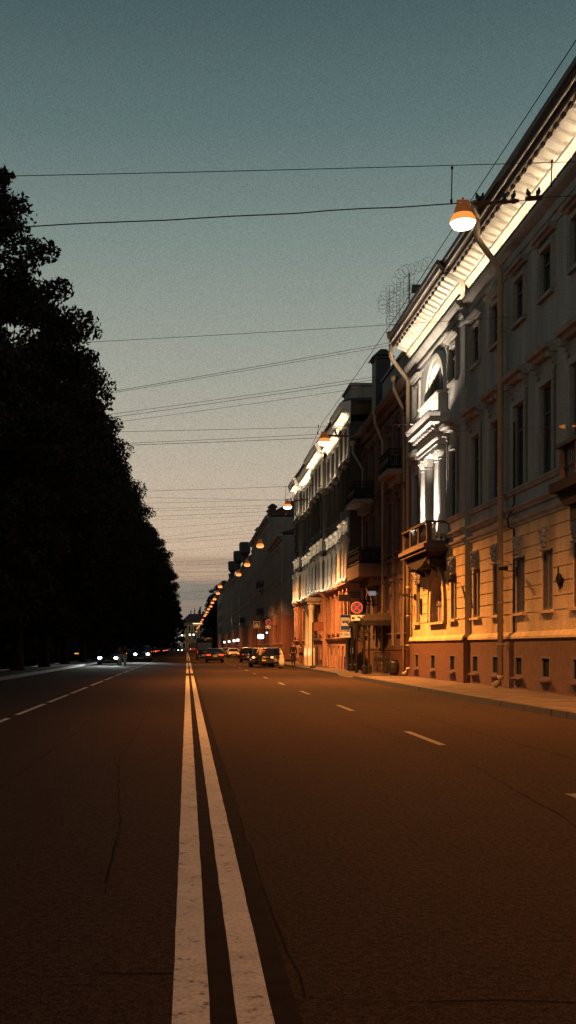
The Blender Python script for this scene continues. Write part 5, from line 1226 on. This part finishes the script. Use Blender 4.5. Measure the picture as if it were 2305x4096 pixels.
# ================================================================ VEHICLES
def car(name, label, x, y, kind='sedan', L_=4.5, W=1.78, H=1.46, paint=paint_black, face='away', tail=tail_glow, head=head_glow, lit_head=False, cat='car', group=None, plate=True, third=None, trimm=car_trim):
    """built nose towards +y; face='away' means we see its tail"""
    t = root(name, (x, y + L_ / 2, 0), label, cat, group, 0 if face == 'away' else math.pi)
    hw = W / 2; h2 = L_ / 2
    van = kind in ('van', 'bus')
    belt = {'sedan': .66, 'hatch': .64, 'suv': .66, 'van': .45, 'bus': .40}[kind] * H
    deck = {'sedan': .66, 'hatch': .62, 'suv': .63, 'van': .45, 'bus': .40}[kind] * H
    hood = {'sedan': .60, 'hatch': .60, 'suv': .63, 'van': .44, 'bus': .40}[kind] * H
    gc = .18 if not van else .25
    st = [(-h2, .80, gc + .2, deck - .16), (-h2 + .06, .90, gc + .08, deck - .04), (-h2 + .3, .98, gc, deck), (-h2 + .9, 1, gc, belt), (0, 1, gc, belt), (h2 * .35, 1, gc, belt), (h2 * .5, .99, gc, hood + .03), (h2 - .35, .95, gc, hood - .06), (h2 - .08, .86, gc + .05, hood - .18), (h2, .74, gc + .15, hood - .28)]
    b = MB(); vs = []; fs = []
    for (yy, w_, zb, zt) in st:
        w_ *= hw; d = zt - zb
        vs += [(-w_ * .88, yy, zb), (-w_ * .98, yy, zb + d * .22), (-w_, yy, zb + d * .55), (-w_ * .96, yy, zb + d * .86), (-w_ * .86, yy, zt), (0, yy, zt + .02), (w_ * .86, yy, zt), (w_ * .96, yy, zb + d * .86), (w_, yy, zb + d * .55), (w_ * .98, yy, zb + d * .22), (w_ * .88, yy, zb)]
    n = 11
    for i in range(len(st) - 1):
        for k in range(n): fs.append((i * n + k, i * n + (k + 1) % n, (i + 1) * n + (k + 1) % n, (i + 1) * n + k))
    fs += [tuple(range(n - 1, -1, -1)), tuple((len(st) - 1) * n + k for k in range(n))]
    b.add(vs, fs); local(b, 'body', paint, t, True)
    # cabin: glass hull, roof skin and pillars
    cb = {'sedan': (-h2 + .75, -h2 + 1.35, .15, h2 * .52), 'hatch': (-h2 + .12, -h2 + .65, .2, h2 * .55), 'suv': (-h2 + .1, -h2 + .4, .35, h2 * .55), 'van': (-h2 + .04, -h2 + .1, h2 * .62, h2 * .86), 'bus': (-h2 + .03, -h2 + .08, h2 * .9, h2 * .97)}[kind]
    top = .80 if not van else .93
    ring = lambda yy, w_, z: [(-w_, yy, z), (w_, yy, z)]
    wb_, wt_ = hw * .93, hw * top
    A = [(-wb_, cb[0], belt - .03), (wb_, cb[0], belt - .03), (wb_, cb[3], hood - .01), (-wb_, cb[3], hood - .01)]
    z2 = H - .06
    B = [(-wt_ * .97, cb[1], z2), (wt_ * .97, cb[1], z2), (wt_, cb[2], z2), (-wt_, cb[2], z2)]
    g = MB(); g.add(A + B, [(0, 1, 5, 4), (1, 2, 6, 5), (2, 3, 7, 6), (3, 0, 4, 7), (4, 5, 6, 7)]); local(g, 'windows', car_glass, t)
    r = MB(); m = (cb[1] + cb[2]) / 2
    R_ = [(-wt_ * .99, cb[1] - .06, z2 - .01), (wt_ * .99, cb[1] - .06, z2 - .01), (wt_ * 1.03, m, z2), (wt_ * 1.02, cb[2] + .05, z2 - .02), (-wt_ * 1.02, cb[2] + .05, z2 - .02), (-wt_ * 1.03, m, z2)]
    T = [(-wt_ * .8, cb[1] + .08, H - .015), (wt_ * .8, cb[1] + .08, H - .015), (wt_ * .82, m, H), (wt_ * .8, cb[2] - .1, H - .02), (-wt_ * .8, cb[2] - .1, H - .02), (-wt_ * .82, m, H)]
    r.add(R_ + T, [(k, (k + 1) % 6, 6 + (k + 1) % 6, 6 + k) for k in range(6)] + [(6, 7, 8, 9, 10, 11)]); 
    for i in range(4): r.tube([Vector(A[i]) * 1.0, Vector(B[i]) * 1.0], .045, 6)
    for s_ in (-1, 1): r.tube([(s_ * wb_ * 1.0, (cb[0] + cb[3]) * .5, belt), (s_ * wt_ * 1.01, m, z2)], .045, 6)
    if van:
        for s_ in (-1, 1): r.box(s_ * hw * .955 - .02, s_ * hw * .955 + .02, cb[0], cb[2] * .35, belt, H - .1)
        if kind == 'van': r.box(-hw * .93, hw * .93, cb[0] - .02, cb[0] + .02, H * .78, H - .08)
    local(r, 'roof', paint, t, True)
    # wheels
    wr = .32 if not van else .36
    wm = MB(); wm.v = []; P = [(wr * .62, -.1), (wr * .93, -.1), (wr, -.06), (wr, .06), (wr * .93, .1), (wr * .62, .1)]
    vs = []; fs = []
    for rr, xx in P:
        for k in range(18): a = 2 * math.pi * k / 18; vs.append((xx, rr * math.cos(a), rr * math.sin(a)))
    for i in range(5):
        for k in range(18): fs.append((i * 18 + k, i * 18 + (k + 1) % 18, (i + 1) * 18 + (k + 1) % 18, (i + 1) * 18 + k))
    wm.add(vs, fs); wme = wm.mesh('wheel', tyre, smooth=True)
    rm = MB(); rm.add([(s_ * .07, wr * .63 * math.cos(2 * math.pi * k / 14), wr * .63 * math.sin(2 * math.pi * k / 14)) for s_ in (-1, 1) for k in range(14)], [tuple(range(14)), tuple(range(27, 13, -1))] + [(k, (k + 1) % 14, 14 + (k + 1) % 14, 14 + k) for k in range(14)]); rme = rm.mesh('rim', chrome)
    for sx in (-1, 1):
        for yy in (-h2 * .62, h2 * .62):
            w_ = link('wheel', wme, t, (sx * (hw - .11), yy, wr)); link('rim', rme, w_)
    q = MB(); q.prism_x([(-h2 - .06, gc + .14), (-h2 + .1, gc + .10), (-h2 + .1, gc + .36), (-h2 - .02, gc + .40), (-h2 - .06, gc + .34)], -hw * .93, hw * .93); local(q, 'rear_bumper', trimm if kind != 'van' else sign_back, t)
    q = MB(); q.prism_x([(h2 + .05, gc + .12), (h2 - .2, gc + .08), (h2 - .2, gc + .30), (h2 + .0, gc + .34)], -hw * .9, hw * .9); local(q, 'front_bumper', trimm, t)
    if kind == 'van': q = MB(); q.box(-hw * .8, hw * .8, -h2 - .1, -h2 - .061, gc + .16, gc + .24); local(q, 'bumper_bar', chrome, t)
    lz = deck - .2 if not van else belt * .78
    for s_ in (-1, 1):
        q = MB()
        if kind == 'sedan': q.box(s_ * hw * .70 - .22, s_ * hw * .70 + .2, -h2 - .02, -h2 + .22, lz - .07, lz + .07)
        elif van: q.box(s_ * hw * .86 - .08, s_ * hw * .86 + .08, -h2 - .03, -h2 + .1, lz - .16, lz + .16)
        else: q.ell((s_ * hw * .76, -h2 + .1, lz + .02), (.14, .14, .1), 10, 6)
        local(q, 'taillight', tail, t)
        q = MB(); q.ell((s_ * hw * .70, h2 - .08, hood - .25), (.19, .17, .11), 10, 6); local(q, 'headlight', head if lit_head else lamp_glass, t)
        q = MB(); q.ell((s_ * (hw + .09), h2 * .42, belt + .08), (.1, .06, .07), 8, 5); local(q, 'mirror', paint, t, True)
    if plate:
        q = MB(); q.box(-.26, .26, -h2 - .085, -h2 - .062, gc + .42 if kind == 'sedan' else gc + .3, gc + .53 if kind == 'sedan' else gc + .41); local(q, 'licence_plate', plate_white if kind != 'hatch' else sign_yellow, t)  # hatchback's rear plate has the yellow light on it put into the colour
        q = MB(); q.box(-.26, .26, h2 + .051, h2 + .07, gc + .18, gc + .29); local(q, 'licence_plate', plate_white, t)
    if face == 'toward': q = MB(); q.box(-hw * .5, hw * .5, h2 - .06, h2 + .02, hood - .36, hood - .24); local(q, 'grille', car_trim, t)
    if third: q = MB(); q.box(-.2, .2, cb[0] + .18, cb[0] + .24, belt + .3, belt + .34); local(q, 'brake_light', third, t)
    return t
CG = 'cars driving away on the right carriageway'; CP = 'cars parked along the right kerb'; CL = 'oncoming cars with headlights on'; CQ = 'cars parked far along the left kerb'
car('black_sedan', 'black sedan driving away mid-road with red tail lights, beside the dark van', 2.85, 117, 'sedan', 4.6, 1.84, 1.46, paint_black, 'away', tail_glow, group=CG)
car('dark_van', 'tall dark van driving away just right of the double line', 2.12, 141, 'van', 5.4, 1.95, 2.75, paint_black, 'away', tail_dim, group=CG, cat='van')
car('brake_lit_hatchback', 'black hatchback stopped near the right kerb with both brake lights glowing', 5.83, 88.6, 'hatch', 4.1, 1.82, 1.50, paint_black, 'away', brake_glow, group=CP, third=tail_glow)
car('kerbside_wagon', 'dark wagon parked at the right kerb with a pale windowed tail, beside the stopped hatchback', 7.15, 95, 'suv', 4.4, 1.72, 1.52, paint_dark, 'away', tail_dim, group=CP, trimm=chrome)
car('dark_parked_car', 'dark parked car half hidden left of the stopped hatchback', 6.45, 119, 'suv', 4.4, 1.76, 1.55, paint_black, 'away', tail_dim, group=CP)
car('pale_retro_sedan', 'pale pinkish boxy sedan facing us, parked at the right kerb far ahead', 7.0, 172, 'sedan', 4.1, 1.72, 1.45, paint_pink, 'toward', tail_dim, amber_glow, True, group=CP)
car('grey_parked_car', 'grey car parked just behind the pale boxy sedan', 6.0, 185, 'hatch', 4.2, 1.72, 1.5, paint_grey, 'toward', tail_dim, amber_glow, True, group=CP)
for i, (y, x) in enumerate(((196, 7.0), (204, 6.9), (212, 6.8))): car('far_parked_car', 'small dark car in the parked row beyond the pale boxy sedan', x, y, 'hatch', 4.2, 1.72, 1.5, paint_grey, 'toward', tail_dim, lit_head=False, group=CP)
car('red_bus', 'distant red bus with red tail lights straight ahead, left of the dark van', 2.15, 385, 'bus', 10, 2.4, 3.3, paint_red, 'away', brake_glow, group=CG, cat='bus', plate=False)
car('oncoming_hatchback', 'dark oncoming car nearest the left kerb with dazzling white headlights', -6.8, 98.6, 'sedan', 4.3, 1.95, 1.46, paint_black, 'toward', tail_dim, head_glow, True, group=CL)
car('oncoming_suv', 'dark oncoming off-roader in the inner lane with white headlights', -4.72, 119, 'suv', 4.6, 1.85, 1.72, paint_black, 'toward', tail_dim, head_glow, True, group=CL)
car('far_oncoming_car', 'tiny far oncoming car showing two white headlight dots under the globe lamps', -2.4, 391, 'hatch', 4.2, 1.75, 1.5, paint_grey, 'toward', tail_dim, head_glow, True, group=CL)
for i in range(14):
    y = 150 + i * 15.5
    car('left_parked_car', 'small dark car with red tail lights in the far row under the park trees', -7.3 if i < 9 else -6.6, y, ('hatch', 'sedan', 'suv')[i % 3], 4.3, 1.75, 1.5, (paint_black, paint_grey)[i % 2], 'away', tail_glow if i % 3 else brake_glow, group=CQ, plate=False)
for (x, y, W) in ((-6.8, 98.6, .64), (-4.72, 119, .62)):
    for s_ in (-1, 1): spot('headlight_beam', (x + s_ * W, y - .14, .62), (x + s_ * W - .1, y - 7, -.05), 2000, (.93, 1, .95), 64, 1.0, .08).scale = (1, .22, 1)

# ================================================================ PEOPLE
def skinned(name, verts, edges, radii, m, parent, rootv=0, sub=1):
    me = bpy.data.meshes.new(name); me.from_pydata(verts, edges, []); me.materials.append(m)
    o = link(name, me, parent)
    md = o.modifiers.new('Skin', 'SKIN'); md.use_smooth_shade = True
    for i, r_ in enumerate(radii):
        v = me.skin_vertices[0].data[i]; v.radius = (r_, r_) if not isinstance(r_, tuple) else r_
        v.use_root = i == rootv
    if sub: s_ = o.modifiers.new('Subdivision', 'SUBSURF'); s_.levels = sub; s_.render_levels = sub
    return o
def person(loc, rz, label, top, legs, legm_len='long', arms='down', stride=.25, H=1.7, hair=hair_dark, dress=None, group='pedestrians', long_hair=False, lean=0.0, bag=None):
    t = root('person', loc, label, 'person', group, rz)
    k = H / 1.75; V = []; E = []; Rr = []
    def v(x, y, z, r_, p=None):
        V.append((x * k, y * k, z * k)); Rr.append(r_ if isinstance(r_, tuple) else r_ * k)
        if p is not None: E.append((p, len(V) - 1))
        return len(V) - 1
    ln = lean
    pel = v(0, 0, .95, .125); wai = v(0, ln * .2, 1.10, .115, pel); che = v(0, ln * .5, 1.30, .135, wai); nb = v(0, ln * .8, 1.44, .085, che); nk = v(0, ln * .9 + .01, 1.51, .052, nb)
    hd0 = v(0, ln + .015, 1.59, .075, nk); hd1 = v(0, ln + .01, 1.68, .088, hd0); v(0, ln, 1.745, .055, hd1)
    v(0, ln + .115, 1.625, .016, hd0)                                   # nose
    v(-.085, ln + .0, 1.63, .02, hd0); v(.085, ln + .0, 1.63, .02, hd0)  # ears
    hands = []
    for s_ in (-1, 1):
        sh = v(s_ * .18, ln * .75, 1.40, .062, nb)
        if arms == 'phone': el = v(s_ * .25, -.02 + ln * .6, 1.13, .042, sh); wr_ = v(s_ * .07, .24, 1.20, .029, el); d = Vector((-s_ * .35, .8, .25))
        elif arms == 'swing': el = v(s_ * .24, s_ * stride * .35, 1.12, .044, sh); wr_ = v(s_ * .24, s_ * stride * .8 + .05, .88, .03, el); d = Vector((0, s_ * .25, -1))
        elif arms == 'forward': el = v(s_ * .24, .10, 1.16, .044, sh); wr_ = v(s_ * .2, .34, 1.08, .03, el); d = Vector((0, .9, -.2))
        else: el = v(s_ * .24, -.02, 1.12, .044, sh); wr_ = v(s_ * .25, .05, .87, .03, el); d = Vector((0, .15, -1))
        d.normalize(); w0 = Vector(V[wr_]) / k; pm = w0 + d * .06; pal = v(*pm, .03, wr_)
        side = Vector((1, 0, 0)) if abs(d.x) < .6 else Vector((0, 1, 0)); curl = Vector((0, .5, 0)) if d.z < -.5 else Vector((0, 0, -.6))
        for j, (off, L1) in enumerate(((-.028, .065), (-.010, .078), (.010, .073), (.027, .058))):
            a_ = v(*(pm + d * .035 + side * off), .0095, pal); b_ = v(*(pm + d * (.035 + L1 * .55) + side * off * 1.1 + curl * .012), .0085, a_); v(*(pm + d * (.035 + L1) + side * off * 1.1 + curl * .035), .007, b_)
        th = v(*(w0 + d * .03 - side * s_ * .036 + curl * .01), .011, pal); v(*(w0 + d * .075 - side * s_ * .052 + curl * .025), .009, th)
    LG = []
    for s_ in (-1, 1):
        hp = v(s_ * .095, 0, .90, .092, pel); kn = v(s_ * .10, s_ * stride * .42 + .03, .50, .058, hp); an = v(s_ * .10, s_ * stride * .9, .085, .036, kn); ft = v(s_ * .105, s_ * stride * .9 + .07, .04, .035, an); v(s_ * .11, s_ * stride * .9 + .17, .028, .026, ft)
        LG.append((hp, kn, an, ft))
    skinned('body', V, E, Rr, skin, t)
    # hair
    q = MB(); hz = 1.69 * k; q.ell((0, (ln - .012) * k, hz), (.098 * k, .108 * k, .092 * k), 12, 8)
    if long_hair: q.ell((0, (ln - .06) * k, 1.54 * k), (.09 * k, .05 * k, .18 * k), 10, 7)
    local(q, 'hair', hair, t, True)
    # eyes and mouth as small marks on the face
    q = MB()
    for s_ in (-1, 1): q.ell((s_ * .033 * k, (ln + .088) * k, 1.645 * k), (.012 * k, .008 * k, .008 * k), 6, 4)
    q.ell((0, (ln + .082) * k, 1.575 * k), (.026 * k, .008 * k, .007 * k), 6, 4); local(q, 'face_features', hair_dark, t)
    G = lambda i, dr: Rr[i] + dr
    # shirt
    sv = [V[pel], V[wai], V[che], V[nb]]; sr = [G(pel, .02), G(wai, .022), G(che, .02), G(nb, .018)]; se = [(0, 1), (1, 2), (2, 3)]
    for s_, base in ((-1, nb), (1, nb)):
        ids = [e[1] for e in E if e[0] == nb and V[e[1]][0] * s_ > .1]
        sh = ids[0]; el = [e[1] for e in E if e[0] == sh][0]; wr_ = [e[1] for e in E if e[0] == el][0]
        i0 = len(sv); sv.append(V[sh]); sr.append(Rr[sh] + .014); se.append((3, i0))
        sv.append(V[el]); sr.append(Rr[el] + .014); se.append((i0, i0 + 1))
        if legm_len == 'long':
            w_ = Vector(V[el]).lerp(Vector(V[wr_]), .9); sv.append(tuple(w_)); sr.append(Rr[wr_] + .014); se.append((i0 + 1, i0 + 2))
    skinned('shirt', sv, se, sr, top, t)
    if dress:
        q = MB(); q.lathe(0, 0, [(.15 * k, 1.12 * k), (.175 * k, .98 * k), (.24 * k, .6 * k), (.30 * k, .22 * k)][::-1], 16); local(q, 'skirt', dress, t, True)
    else:
        sv = [V[pel]]; sr = [Rr[pel] + .022]; se = []
        for (hp, kn, an, ft) in LG:
            i0 = len(sv); sv.append(V[hp]); sr.append(Rr[hp] + .018); se.append((0, i0))
            if legm_len == 'long':
                sv.append(V[kn]); sr.append(Rr[kn] + .02); se.append((i0, i0 + 1)); sv.append(V[an]); sr.append(Rr[an] + .022); se.append((i0 + 1, i0 + 2))
            else:
                w_ = Vector(V[hp]).lerp(Vector(V[kn]), .55); sv.append(tuple(w_)); sr.append(Rr[hp] - .008); se.append((i0, i0 + 1))
        skinned('trousers', sv, se, sr, legs, t)
    for (hp, kn, an, ft) in LG:
        a_ = Vector(V[an]); q = MB(); q.ell((a_.x, a_.y + .07 * k, .045 * k), (.052 * k, .14 * k, .05 * k), 10, 6); local(q, 'shoe', car_trim, t, True)
    if bag: q = MB(); q.box(.24, .36, -.05, .22, .55, .85); q.tube([(.3, 0, .85), (.28, .05, 1.0), (.3, .16, .85)], .012, 5); local(q, 'bag', bag, t)
    return t
person((at(1205, 0, 100).x, 100, .14), math.pi, 'woman in a light top and dark shorts looking at a phone on the right pavement', skin, cloth_black, 'short', 'phone', .05, 1.68, long_hair=True)
person((at(1174, 0, 87.5).x, 87.5, .14), math.pi * .98, 'person in black clothes walking towards us on the right pavement', cloth_black, cloth_black, 'long', 'swing', .28, 1.74)
person((at(1127, 0, 84).x, 84, 0), math.pi * .5, 'person in a pale patterned dress at the kerb right of the stopped hatchback', cloth_pale, None, 'long', 'down', .1, 1.55, dress=cloth_pale, lean=.12, bag=cloth_black)
person((at(1040, 0, 87.4).x, 87.2, 0), math.pi * .06, 'man in a beige shirt and dark trousers standing behind the stopped black hatchback', cloth_beige, cloth_black, 'long', 'forward', .05, 1.66, lean=.06)
person((at(481, 0, 96.5).x, 96, 0), .1, 'left of two people with headlight-lit white trousers in front of the oncoming car', cloth_red, cloth_white, 'long', 'swing', .3, 1.66)
person((at(500, 0, 96.5).x, 96.5, 0), -.15, 'right of two people with headlight-lit white trousers in front of the oncoming car', cloth_denim, cloth_white, 'long', 'swing', -.28, 1.7)
person((at(238, 0, 108).x, 108, .14), 1.6, 'dim dark figure standing under the trees at the left kerb', cloth_black, cloth_black, 'long', 'down', .1, 1.3)
